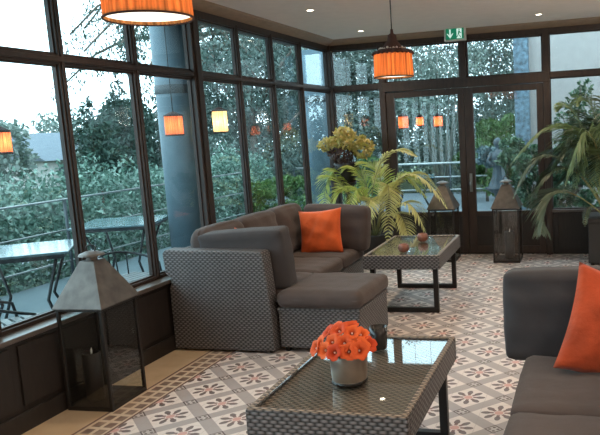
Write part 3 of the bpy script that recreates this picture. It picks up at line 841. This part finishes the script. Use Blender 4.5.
# palm behind the left sofa
lp = thing('potted_palm', 'yellow-green areca palm standing behind the far end of the left sofa', 'potted palm', (-2.38, 7.15, 0))
obj('pot', MB().lathe([(.001, 0), (.15, 0), (.165, .02), (.20, .34), (.205, .36), (.19, .36), (.18, .31), (.001, .30)], 32), 'pot', lp)
obj('soil', MB().lathe([(.001, .325), (.185, .32)], 24), 'soil', lp)
FL = [((-2.44, 7.15, .32), (-2.27, 7.15, 1.14), (-1.86, 7.12, 1.20), 'palm_p', .22), ((-2.36, 7.1, .32), (-1.96, 7.0, 1.00), (-1.52, 6.98, .66), 'palm_p', .24),
      ((-2.45, 7.15, .32), (-2.84, 7.2, .99), (-2.98, 7.2, .62), 'palm_y', .24), ((-2.43, 7.2, .32), (-2.75, 7.3, 1.01), (-2.97, 7.3, .92), 'palm_y', .22),
      ((-2.35, 7.1, .32), (-2.13, 6.9, .92), (-2.14, 6.85, .34), 'palm_p', .20), ((-2.33, 7.1, .32), (-1.95, 6.9, .72), (-1.72, 6.88, .34), 'palm_p', .22),
      ((-2.42, 7.2, .32), (-2.52, 7.25, .98), (-2.75, 7.25, 1.05), 'palm_y', .24), ((-2.4, 7.2, .32), (-2.32, 7.25, .98), (-2.59, 7.3, 1.12), 'palm_y', .24),
      ((-2.36, 7.08, .32), (-2.30, 6.85, .78), (-2.36, 6.72, .40), 'palm_p', .20), ((-2.36, 7.15, .32), (-2.1, 7.15, .93), (-1.77, 7.12, .76), 'palm_y', .23),
      ((-2.42, 7.12, .32), (-2.62, 7.0, .85), (-2.80, 6.9, .62), 'palm_y', .22), ((-2.38, 7.12, .32), (-2.45, 6.95, .86), (-2.52, 6.75, .66), 'palm_y', .20),
      ((-2.38, 7.2, .32), (-2.15, 7.35, .95), (-1.95, 7.45, .80), 'palm_y', .22), ((-2.36, 7.1, .32), (-2.05, 6.95, .60), (-1.90, 6.85, .20), 'palm_p', .18)]
for i, (a, b, c, m_, w) in enumerate(FL): add_frond(lp, (a, b, c), m_, w, i + 1)

# big palm in the dark planter on the right
rp = thing('potted_palm', 'tall palm in a square black planter at the right edge of the photo', 'potted palm', (.17, 7.36, 0))
plm = MB().box(-.24, .24, -.22, .22, .02, .50).box(-.25, .25, -.23, .23, .44, .50)
obj('pot', plm, 'pot', rp, .01)
for sx_ in (-.2, .2):
    for sy_ in (-.18, .18): obj('foot', MB().box(sx_ - .02, sx_ + .02, sy_ - .02, sy_ + .02, 0, .02), 'black', rp)
obj('soil', MB().box(-.22, .22, -.20, .20, .50, .505), 'soil', rp)
FR = [((.12, 7.2, .5), (-.04, 6.92, 1.36), (-.27, 6.85, .90), 'palm_g', .46, 50), ((.11, 7.1, .5), (-.34, 6.86, .80), (-.52, 6.83, .40), 'palm_d', .42, 40),
      ((.12, 7.3, .5), (-.12, 7.3, 1.42), (-.34, 7.3, 1.62), 'palm_g', .34, 40), ((.12, 7.3, .5), (-.24, 7.25, 1.40), (-.84, 7.2, 1.08), 'palm_g', .32, 44),
      ((.12, 7.2, .5), (-.40, 7.15, 1.14), (-.82, 7.1, .74), 'palm_d', .30, 40), ((.14, 7.35, .5), (.02, 7.35, 1.50), (-.16, 7.3, 1.66), 'palm_g', .32, 40),
      ((.12, 7.2, .5), (-.28, 7.05, 1.02), (-.68, 7.0, .62), 'palm_k', .30, 40), ((.18, 7.4, .5), (.35, 7.35, 1.5), (.75, 7.25, 1.3), 'palm_g', .34, 40),
      ((.18, 7.4, .5), (.20, 7.3, 1.30), (.10, 7.05, 1.40), 'palm_k', .34, 40), ((.1, 7.25, .5), (-.1, 7.2, 1.2), (-.45, 7.1, 1.0), 'palm_k', .34, 44),
      ((.1, 7.25, .5), (-.08, 7.3, .95), (-.40, 7.3, .82), 'palm_k', .30, 40), ((.16, 7.25, .5), (.15, 7.0, 1.15), (.02, 6.8, .80), 'palm_g', .34, 40),
      ((.2, 7.3, .5), (.5, 7.2, 1.2), (.85, 7.0, .8), 'palm_g', .32, 36), ((.12, 7.35, .5), (-.30, 7.45, 1.15), (-.70, 7.5, .95), 'palm_k', .30, 40),
      ((.08, 7.25, .5), (-.05, 7.05, .62), (-.10, 6.98, .44), 'palm_d', .07, 16)]
rg = random.Random(61)
for i in range(12):
    a = 2.0 + 4.3 * i / 11 + rg.uniform(-.15, .15); L = rg.uniform(.35, .62); zt = rg.uniform(.75, 1.35)
    tip = (.14 + L * math.cos(a), min(7.34 + L * math.sin(a) * .8, 7.58), zt); md = (.14 + .55 * L * math.cos(a), min(7.34 + .5 * L * math.sin(a), 7.55), max(zt, 1.0) + .22)
    FR.append(((.14, 7.32, .5), md, tip, ('palm_k', 'palm_d', 'palm_g')[i % 3], .32, 36))
for i, (a, b, c, m_, w, n) in enumerate(FR): add_frond(rp, (a, b, c), m_, w, i + 40, int(n * 1.2), .0088, .40, 1.15 if i == 1 else .6)

# leaf clouds
def leaf_cloud(blobs, n, size, seed, aspect=.5, flat=0.0, surf=.6):
    """rhombic folded leaves scattered through ellipsoids (cx,cy,cz,rx,ry,rz)"""
    rg = np.random.default_rng(seed)
    B_ = np.array(blobs, float)
    vol = (B_[:, 3] * B_[:, 4] * B_[:, 5]) ** .67
    pick = rg.choice(len(B_), n, p=vol / vol.sum())
    d = rg.normal(size=(n, 3)); d /= np.linalg.norm(d, axis=1)[:, None]
    rad = rg.random(n) ** (1 / 3) * (1 - surf) + surf * (1 - .35 * rg.random(n) ** 2)
    c = B_[pick, :3] + d * rad[:, None] * B_[pick, 3:6]
    ax = rg.normal(size=(n, 3)) + d * .7 + np.array([0, 0, -flat]); ax /= np.linalg.norm(ax, axis=1)[:, None]
    nr = rg.normal(size=(n, 3)) + np.array([0, 0, .8]); sd = np.cross(ax, nr); sd /= np.linalg.norm(sd, axis=1)[:, None]
    up = np.cross(sd, ax)
    L = size * rg.uniform(.6, 1.3, n)[:, None]; w = L * aspect * .5
    v = np.empty((n, 4, 3))
    v[:, 0] = c - ax * L * .5; v[:, 1] = c + sd * w + up * w * .35; v[:, 2] = c + ax * L * .5; v[:, 3] = c - sd * w + up * w * .35
    return v.reshape(-1, 3), np.arange(n * 4).reshape(n, 4)

# yellow-leaved plant on a pedestal in the far corner
yp = thing('pedestal_plant', 'bushy yellow-leaved plant in a dark pot on a stand in the far left corner', 'potted plant', (-2.74, 7.34, 0))
obj('stand', MB().lathe([(.001, 0), (.14, 0), (.14, .03), (.03, .06), (.025, .85), (.10, .90), (.11, .93), (.001, .93)], 24), 'lantern_dark', yp)
obj('pot', MB().lathe([(.001, .93), (.10, .93), (.14, 1.10), (.145, 1.14), (.12, 1.14), (.001, 1.12)], 24), 'pot', yp)
v, q = leaf_cloud([(.02, 0, 1.38, .25, .18, .10), (-.18, 0, 1.36, .15, .15, .08), (.22, -.02, 1.30, .13, .12, .12), (.0, 0, 1.47, .13, .12, .09)], 1100, .055, 3, .6)
np_mesh('foliage', v, q, 'yellow_leaf', yp)
v, q = leaf_cloud([(-.05, -.02, 1.25, .17, .15, .10), (-.02, 0, 1.12, .13, .13, .08)], 420, .06, 4, .5, 1.2)
np_mesh('trailing_leaves', v, q, 'dark_leaf', yp)

# ------------------------------------------------------------------ outside: ground, terraces, rails, columns
struct('ground', MB().box(-60, 40, -20, 70, -.6, -.35), 'ground')
struct('terrace_left', MB().box(-6.0, XG - .07, Y0 - 2, 9.5, -.25, -.03), 'deck')
struct('terrace_back', MB().box(-9.0, 6, YB + .09, 17.5, -.34, -.22).box(XG - .07, XR, YB + .085, 8.4, -.22, -.03), 'paving')
def railing(p0, p1, z0, label, n_post, heights=(.36, .68, .99), post_r=.016, bar=.008, mat='rail'):
    p0, p1 = Vector(p0), Vector(p1)
    t = thing('garden_railing', label, 'railing', ((p0 + p1) / 2)[:] )
    c = (p0 + p1) / 2
    for h in heights:
        obj('rail', MB().tube([p0 - c + Vector((0, 0, h)), p1 - c + Vector((0, 0, h))], bar if h < max(heights) else bar * 1.4, 8), mat, t)
    for i in range(n_post):
        q = p0 + (p1 - p0) * (i / (n_post - 1)) - c
        obj('post', MB().tube([q, q + Vector((0, 0, max(heights)))], post_r, 8), 'column_dark', t)
    return t
railing((-5.1, .0, -.03), (-5.1, 9.4, -.03), 0, 'grey metal railing with three bars along the left terrace before the hedge', 6, (.39, .70, 1.0))
railing((-6.5, 14.05, -.22), (-1.75, 14.05, -.22), 0, 'thin pale metal railing at the far end of the back terrace', 5, (.40, .67, .96), .016, .016, 'pale_rail')
def column(x, y, r, label):
    t = thing('round_column', label, 'column', (x, y, -.03))
    obj('shaft', MB().lathe([(r, 0), (r, 2.70)], 40, caps=True), 'column', t)
    obj('base', MB().lathe([(r + .03, 0), (r + .03, .10), (r + .004, .13)], 40), 'column', t)
    obj('dark_band', MB().lathe([(r + .002, 1.97), (r + .008, 1.975), (r + .008, 2.05), (r + .002, 2.055)], 40), 'column_dark', t)  # darker ring round the upper shaft
column(-3.95, 5.98, .19, 'blue-grey round column outside, left of the middle window post')
column(-3.95, 9.42, .22, 'blue-grey round column outside the last left window by the far corner')

# house wall beyond the back terrace, right
struct('wall_outside', MB().box(-1.0, 6, 11.2, 11.5, -.3, 4.2), 'render_wall')
tag(obj('stone_pier', MB().box(-1.22, -.99, 11.05, 11.45, -.3, 4.2), 'stone_blue', None, .01), 'rough blue-grey stone pier at the corner of the pale outside wall', 'pier')

# lamps showing in the glass, modelled as lanterns hung outside
def hanging_lantern(loc, r, h, mat, label, ztop, w=.8):
    t = thing('hanging_lantern', label, 'hanging lantern', loc, 0, 'small lanterns hung outside the glass')
    obj('lamp_shade', MB().lathe([(r, 0), (r * 1.0, h)], 48, rmod=lambda a, z: 1 + .02 * math.cos(a * 16)), mat, t)
    rim = MB()
    for z in (-.006, h - .004): rim.lathe([(r * .96, z), (r * 1.06, z), (r * 1.06, z + .014), (r * .96, z + .014)], 32)
    obj('rim', rim, 'trim_dark', t)
    obj('cap', MB().lathe([(r * 1.0, h + .008), (r * .4, h + .03), (.001, h + .04)], 24), 'trim_dark', t)
    obj('cord', MB().tube([(0, 0, h + .035), (0, 0, ztop - loc[2])], .003, 6), 'black', t)
    L = bpy.data.lights.new('lantern_bulb', 'POINT'); L.energy = w; L.color = (1, .6, .28); L.shadow_soft_size = .02
    lo = bpy.data.objects.new('lantern_bulb', L); COL.objects.link(lo); lo.parent = t; lo.location = (0, 0, h * .5)
hanging_lantern((-3.5, 5.22, 1.54), .075, .165, 'shade_red', 'orange lantern hanging outside in front of the blue-grey column', 2.66)
hanging_lantern((-3.5, 5.98, 1.55), .068, .205, 'shade_cream', 'cream lantern with brown rims hanging outside, right of the middle window post', 2.66, 1.5)
hanging_lantern((-3.5, 3.42, 1.47), .055, .13, 'shade_red', 'orange lantern hanging outside at the left edge of the photo', 2.66)
for x, h, z, lab in ((-2.28, .15, 1.50, 'largest and leftmost of three orange lanterns outside the left door leaf'), (-2.07, .11, 1.52, 'middle one of three orange lanterns outside the left door leaf'),
                     (-1.84, .13, 1.50, 'rightmost of three orange lanterns outside the left door leaf')):
    hanging_lantern((x, 8.2, z), h * .40, h, 'shade_red', lab, 2.66, .5)

# terrace furniture on the left
def bistro_table(loc, rot, s, label):
    t = thing('garden_table', label, 'garden table', loc, rot)
    obj('tabletop', MB().box(-s / 2, s / 2, -s / 2, s / 2, .725, .745), 'table_glass', t, .004)
    obj('apron', MB().box(-s / 2 + .04, s / 2 - .04, -s / 2 + .04, s / 2 - .04, .69, .724), 'furn_metal', t)
    for ix in (-1, 1):
        for iy in (-1, 1):
            x, y = ix * (s / 2 - .10), iy * (s / 2 - .10)
            obj('leg', MB().tube([(x, y, .69), (x * .6, y * .6, .35), (x * 1.1, y * 1.1, 0)], .012, 8), 'furn_metal', t)
    return t
bistro_table((-4.33, 4.30, -.03), R(35), .72, 'square garden table with a pale wet top outside, left of the first mullion')
bistro_table((-4.62, 5.85, -.03), R(20), .78, 'square garden table outside between the first two mullions')
def garden_chair(loc, rot, label):
    t = thing('garden_chair', label, 'garden chair', loc, rot, 'metal garden chairs on the left terrace')
    sl = MB()
    for i in range(7): sl.box(-.21, .21, -.21 + i * .062, -.165 + i * .062, .435, .447)
    obj('seat', sl, 'rail', t)
    ring = [(.22 * math.cos(a), .22 * math.sin(a) * 1.0, .43) for a in [2 * PI * i / 28 for i in range(29)]]
    obj('seat_frame', MB().tube(ring, .010, 8, False), 'furn_metal', t)
    for ix in (-1, 1):
        for iy in (-1, 1): obj('leg', MB().tube([(ix * .16, iy * .16, .43), (ix * .20, iy * .20, 0)], .010, 8), 'furn_metal', t)
    bk = [(.24 * math.cos(a), .24 * math.sin(a), .56 + .08 * math.sin(a)) for a in [PI * i / 18 - .3 + (.6 / 18) * i for i in range(19)]]
    obj('armrest', MB().tube([(bk[0][0], bk[0][1] - .02, .43)] + bk + [(bk[-1][0], bk[-1][1] - .02, .43)], .010, 8), 'furn_metal', t)
    sp = MB()
    for a in (PI * .3, PI * .42, PI * .5, PI * .58, PI * .7): sp.tube([(.21 * math.cos(a), .21 * math.sin(a), .43), (.24 * math.cos(a), .24 * math.sin(a), .56 + .08 * math.sin(a))], .006, 6)
    obj('backrest', sp, 'furn_metal', t)
garden_chair((-3.50, 3.32, -.03), R(150), 'dark metal garden chair with round arms beside the left terrace table, near the sill')
garden_chair((-3.62, 4.62, -.03), R(80), 'dark metal garden chair with round arms seen behind the near lantern roof')
bistro_table((-3.6, 13.4, -.22), R(15), .9, 'pale garden table on the back terrace beyond the left door leaf')

# statue on the back terrace
st = thing('garden_statue', 'blue-green weathered garden statue on a round plinth beyond the right door leaf', 'statue', (-1.72, 12.6, -.22))
obj('plinth', MB().lathe([(.001, 0), (.22, 0), (.22, .05), (.10, .10), (.075, .30), (.10, .44), (.25, .52), (.27, .56), (.001, .57)], 32), 'statue', st)
def robe(a, z): return 1 + .10 * math.sin(7 * a + z * 3) * max(0, 1 - (z - .56) * 1.4)
obj('figure', MB().lathe([(.20, .565), (.175, .62), (.12, .75), (.10, .90), (.115, 1.02), (.13, 1.12), (.12, 1.20), (.05, 1.25), (.045, 1.29), (.075, 1.33), (.085, 1.38), (.07, 1.44), (.02, 1.47), (.001, 1.475)], 40, rmod=robe), 'statue', st)
ar = MB()
for s_ in (-1, 1): ar.tube([(s_ * .115, 0, 1.19), (s_ * .19, -.03, 1.05), (s_ * .10, -.13, .98)], [.04, .034, .026], 10)
obj('arms', ar, 'statue', st)

# ------------------------------------------------------------------ outside: hedge, shrubs and trees
def bush(name, label, cat, loc, blobs, n, size, mat, seed, stems=(), aspect=.5, flat=0, surf=.6, bark='bark', group=None):
    t = thing(name, label, cat, loc, 0, group)
    v, q = leaf_cloud(blobs, n, size, seed, aspect, flat, surf)
    np_mesh('foliage', v, q, mat, t)
    if stems:
        mb = MB()
        for pts, r in stems: mb.tube(pts, [r * (1 - .6 * i / (len(pts) - 1)) for i in range(len(pts))], 8)
        obj('trunk', mb, bark, t)
    return t
rg = random.Random(21)
hb = []
for i in range(70):
    y = 1.0 + i * .165
    hb.append((rg.uniform(-.25, .15), y - 6.5, .60 + rg.uniform(-.2, .1), .45, .45, .95 + rg.uniform(-.16, .16)))
hd = bush('garden_hedge', 'long clipped leafy hedge running behind the railing of the left terrace', 'hedge', (-6.5, 6.5, -.3), hb, 70000, .068, 'hedge', 5,
          [([(0, -5 + i * .9, 0), (.05, -5 + i * .9, .6), (0, -5 + i * .9 + .1, 1.2)], .03) for i in range(13)], .55, .2, .75)

def cone_blobs(h, r, z0=.3, n=14):
    out = []
    for i in range(n):
        f = i / (n - 1); rr = r * (1 - f) ** .8 + .12
        for k_ in range(5 if f < .8 else 2):
            a = rg.uniform(0, 6.28); d = rr * rg.uniform(.2, .6)
            out.append((d * math.cos(a), d * math.sin(a), z0 + (h - z0) * f, rr * .6, rr * .6, h / n * .9))
    return out
def round_blobs(h, r, z0, n, rz=.7):
    out = []
    for i in range(n):
        a = rg.uniform(0, 6.28); d = r * math.sqrt(rg.random()) * .8; z = rg.uniform(z0, h)
        s = rg.uniform(.22, .4) * r
        out.append((d * math.cos(a), d * math.sin(a), z, s, s, s * rz))
    return out
def trunk(h, r, lean=(0, 0)): return [([(0, 0, 0), (lean[0] * .4, lean[1] * .4, h * .4), (lean[0], lean[1], h)], r)]

for (x, y, h, r, n, lab) in ((-10.5, 12.6, 2.45, 1.0, 5000, 'dark conifer just left of the second window mullion, beyond the hedge'),
                             (-11.5, 15.0, 3.1, 1.2, 5000, 'dark conifer beyond the hedge, seen left of the outside column'),
                             (-9.2, 13.2, 2.5, .9, 4000, 'shorter dark conifer close behind the hedge, left of the column'),
                             (-13.0, 16.6, 2.9, .9, 3500, 'dark conifer farthest back beyond the hedge, between the first two mullions')):
    bush('conifer_tree', lab, 'tree', (x, y, -.35), cone_blobs(h + .35, r), n, .16, 'conifer', int(x * -10 + y), trunk(h * .9, .10), .35, .5, .5)
# big cedar with drooping boughs
cb = []; cs = trunk(8.5, .28)
for i in range(44):
    a = rg.uniform(0, 6.28); z = rg.uniform(3.4, 8.2); L = (3.9 - (z - 2.5) * .28) * rg.uniform(.7, 1.05)
    pts = [(L * f * math.cos(a), L * f * math.sin(a), z + .5 * math.sin(PI * f * .7) - 1.3 * f * f) for f in (0, .25, .5, .75, 1)]
    cs.append((pts, .05))
    for f in (.3, .45, .6, .75, .9, 1.0):
        p = (L * f * math.cos(a), L * f * math.sin(a), z + .5 * math.sin(PI * f * .7) - 1.3 * f * f)
        cb.append((p[0] + rg.uniform(-.15, .15), p[1] + rg.uniform(-.15, .15), p[2] - .26, .26, .26, .46 * rg.uniform(.6, 1.2)))
bush('cedar_tree', 'tall cedar with drooping boughs seen against the white sky at upper left', 'tree', (-9.8, 15.6, -.35), cb, 22000, .12, 'conifer', 77, cs, .28, 1.6, .3)
# trees beyond the second half of the left windows
for (x, y, h, r, n, m_, lab) in ((-7.6, 14.4, 3.9, 1.7, 12000, 'thicket_d', 'dark leafy tree right of the middle window post, behind the cream lantern'),
                                 (-7.0, 17.6, 4.6, 1.9, 13000, 'thicket_d', 'tall dark leafy tree seen through the left windows third pane from the far corner'),
                                 (-6.6, 21.0, 4.6, 2.0, 13000, 'thicket', 'grey-green leafy tree seen through the last left windows'),
                                 (-10.5, 19.5, 5.6, 2.6, 12000, 'thicket', 'tall grey-green tree far beyond the left windows')):
    bush('leafy_tree', lab, 'tree', (x, y, -.35), round_blobs(h, r, .7, 46), n, .10, m_, int(y * 10), trunk(h * .8, .14) + [([(0, 0, 1 + .4 * i), (.8 * math.cos(i * 2.2), .8 * math.sin(i * 2.2), 2 + .5 * i), (1.5 * math.cos(i * 2.2), 1.5 * math.sin(i * 2.2), 2.6 + .55 * i)], .05) for i in range(5)], .5, .2, .4)
for (x, y, h, r, lab) in ((-5.6, 11.6, 1.0, .75, 'low fresh green shrub outside the left windows between the post and the far corner'), (-5.0, 13.3, 1.15, .8, 'low fresh green shrub outside the last left windows')):
    bush('green_shrub', lab, 'shrub', (x, y, -.3), round_blobs(h, r, .2, 16), 2600, .10, 'bright_leaf', int(y * 7), trunk(.6, .03), .5, 0, .5)
# thicket behind the back terrace
for (x, y, h, r, n, m_, lab) in ((-6.4, 17.6, 5.6, 2.0, 9000, 'thicket', 'dense grey-green tree behind the yellow plant in the corner'),
                                 (-4.4, 19.0, 5.8, 2.0, 9500, 'thicket', 'dense grey-green tree straight behind the small pendant lamp'),
                                 (-2.6, 18.2, 5.6, 1.9, 9000, 'thicket_d', 'dense dark grey-green tree behind the middle of the double door'),
                                 (-1.0, 17.6, 5.4, 1.7, 8000, 'thicket', 'dense grey-green tree behind the right door leaf, left of the stone pier'),
                                 (-8.6, 20.5, 6.2, 2.2, 8000, 'thicket_d', 'dark leafy tree behind the far corner post')):
    bush('thicket_tree', lab, 'tree', (x, y, -.35), round_blobs(h, r, .3, 50), int(n * 1.7), .10, m_, int(y * 13), trunk(h * .8, .06), .45, .1, .4, 'pale_bark')
stems = []
for i in range(9):
    a = i * .7; L = .9 + .1 * (i % 3)
    stems.append(([(.06 * math.cos(a), .06 * math.sin(a), 0), (.25 * L * math.cos(a), .25 * L * math.sin(a), 1.2), (.75 * L * math.cos(a), .75 * L * math.sin(a), 3.4)], .035))
bush('multi_stem_tree', 'bare multi-stemmed tree on the back terrace behind the left door leaf', 'tree', (-3.35, 15.2, -.22), round_blobs(3.8, 1.3, 2.0, 20), 2600, .12, 'thicket', 91, stems, .4, .2, .3, 'pale_bark')
bush('green_shrub', 'bright green shrub beyond the door handle, left of the statue', 'shrub', (-2.35, 15.2, -.22), round_blobs(1.7, .75, .5, 24), 5200, .10, 'bright_leaf', 93, trunk(.8, .04), .5, 0, .5)
bush('green_shrub', 'tall fresh green shrub behind the garden statue', 'shrub', (-1.5, 14.0, -.22), round_blobs(1.8, .7, .4, 24), 5000, .10, 'bright_leaf', 94, trunk(.8, .04), .5, 0, .5)
MAT['blue_leaf'] = leaf_mat('blue_grey_leaf', (.06, .11, .12), (.15, .22, .24), .5, .2)
bush('blue_shrub', 'blue-grey leafy shrub behind the garden statue, at its shoulder', 'shrub', (-1.88, 13.3, -.22), round_blobs(1.35, .40, .9, 16), 2000, .08, 'blue_leaf', 99, trunk(.9, .03), .6, 0, .5)
bush('laurel_shrub', 'dark leafy shrub outside between the statue and the palm', 'shrub', (-.88, 10.2, -.22), round_blobs(1.5, .55, .2, 26), 3600, .10, 'mid_leaf', 95, trunk(.8, .04), .5, 0, .5)
bush('laurel_shrub', 'dark leafy shrub outside behind the tall right palm', 'shrub', (-.2, 9.6, -.22), round_blobs(1.35, .55, .2, 26), 3600, .10, 'mid_leaf', 96, trunk(.8, .04), .5, 0, .5)
bush('small_tree', 'small leafy tree against the pale outside wall, above the right palm', 'tree', (-.22, 9.9, -.22), [(-.02, 0, 1.95, .16, .14, .20), (.10, 0, 2.15, .12, .12, .14), (-.18, 0, 1.72, .16, .14, .14), (.22, 0, 1.72, .18, .14, .16), (.02, 0, 1.55, .25, .2, .2), (.30, 0, 1.45, .15, .15, .15), (-.1, 0, 1.35, .3, .2, .2)],
     1100, .075, 'mid_leaf', 97, [([(0, 0, 0), (.02, 0, 1.0), (.0, 0, 1.7), (.05, 0, 2.2)], .03), ([(.02, 0, 1.2), (.2, 0, 1.6), (.25, 0, 1.8)], .012), ([(.02, 0, 1.2), (-.12, 0, 1.55), (-.2, 0, 1.75)], .012)], .55, 0, .4)

# wooded slope closing the view behind the garden
def wood_edge(name, label, p0, p1, h, n, size, mat, seed):
    p0, p1 = Vector(p0), Vector(p1); c = (p0 + p1) / 2; rr = random.Random(seed); bl = []
    m = int((p1 - p0).length / .9)
    for i in range(m):
        p = p0 + (p1 - p0) * (i / (m - 1)) - c
        hh = h * rr.uniform(.75, 1.1)
        for z in np.arange(.4, hh, 1.1): bl.append((p.x + rr.uniform(-.6, .6), p.y + rr.uniform(-.6, .6), z, 1.1, 1.1, .9))
    v, q = leaf_cloud(bl, n, size, seed, .6, .1, .3)
    o = np_mesh(name, v, q, mat); o.location = c; o['kind'] = 'stuff'
    tag(o, label, 'woodland')
wood_edge('woodland_edge', 'dense grey-green woodland closing the view behind the back terrace', (-16, 24, -.35), (4, 22, -.35), 2.9, 26000, .20, 'thicket_d', 31)
wood_edge('woodland_edge', 'low dark belt of woodland behind the hedge on the left', (-16.2, 20.6, -.35), (-17.6, 22.6, -.35), 2.7, 7000, .22, 'conifer', 33)

# far background on the left
hs = thing('distant_house', 'grey-roofed house in the distance beyond the hedge, left of the first mullion', 'house', (-26, 28, -.35))
obj('wall', MB().box(-2.2, 2.2, -2.6, 2.6, 0, 1.3), 'house_wall', hs)
rf = prism_y([(-2.5, 1.2), (2.5, 1.2), (0, 2.5)], -2.8, 2.8)
obj('roof', rf, 'house_roof', hs)
obj('chimney', MB().box(-.3, .2, -1.6, -1.1, 2.0, 2.75), 'house_wall', hs)
for y in (-1.5, .2, 1.7): obj('window', MB().box(2.2, 2.22, y - .3, y + .3, .4, 1.0), 'house_roof', hs)
for (x, y, h, r, lab) in ((-24, 21.5, 2.6, 2.4, 'rounded distant tree left of the far house'), (-30, 35, 3.4, 3.0, 'rounded distant tree behind the far house'), (-30, 27, 3.0, 2.4, 'pale distant tree beyond the far house roof'),
                          (-22, 27.5, 2.2, 1.8, 'distant tree right of the far house, by the first mullion'), (-34, 30, 3.4, 3.2, 'farthest pale tree on the left skyline')):
    bush('distant_tree', lab, 'tree', (x, y, -.35), round_blobs(h, r, .4, 26), 3000, .30, 'thicket', int(x * -3 + y), trunk(1.5, .15), .5, 0, .4)
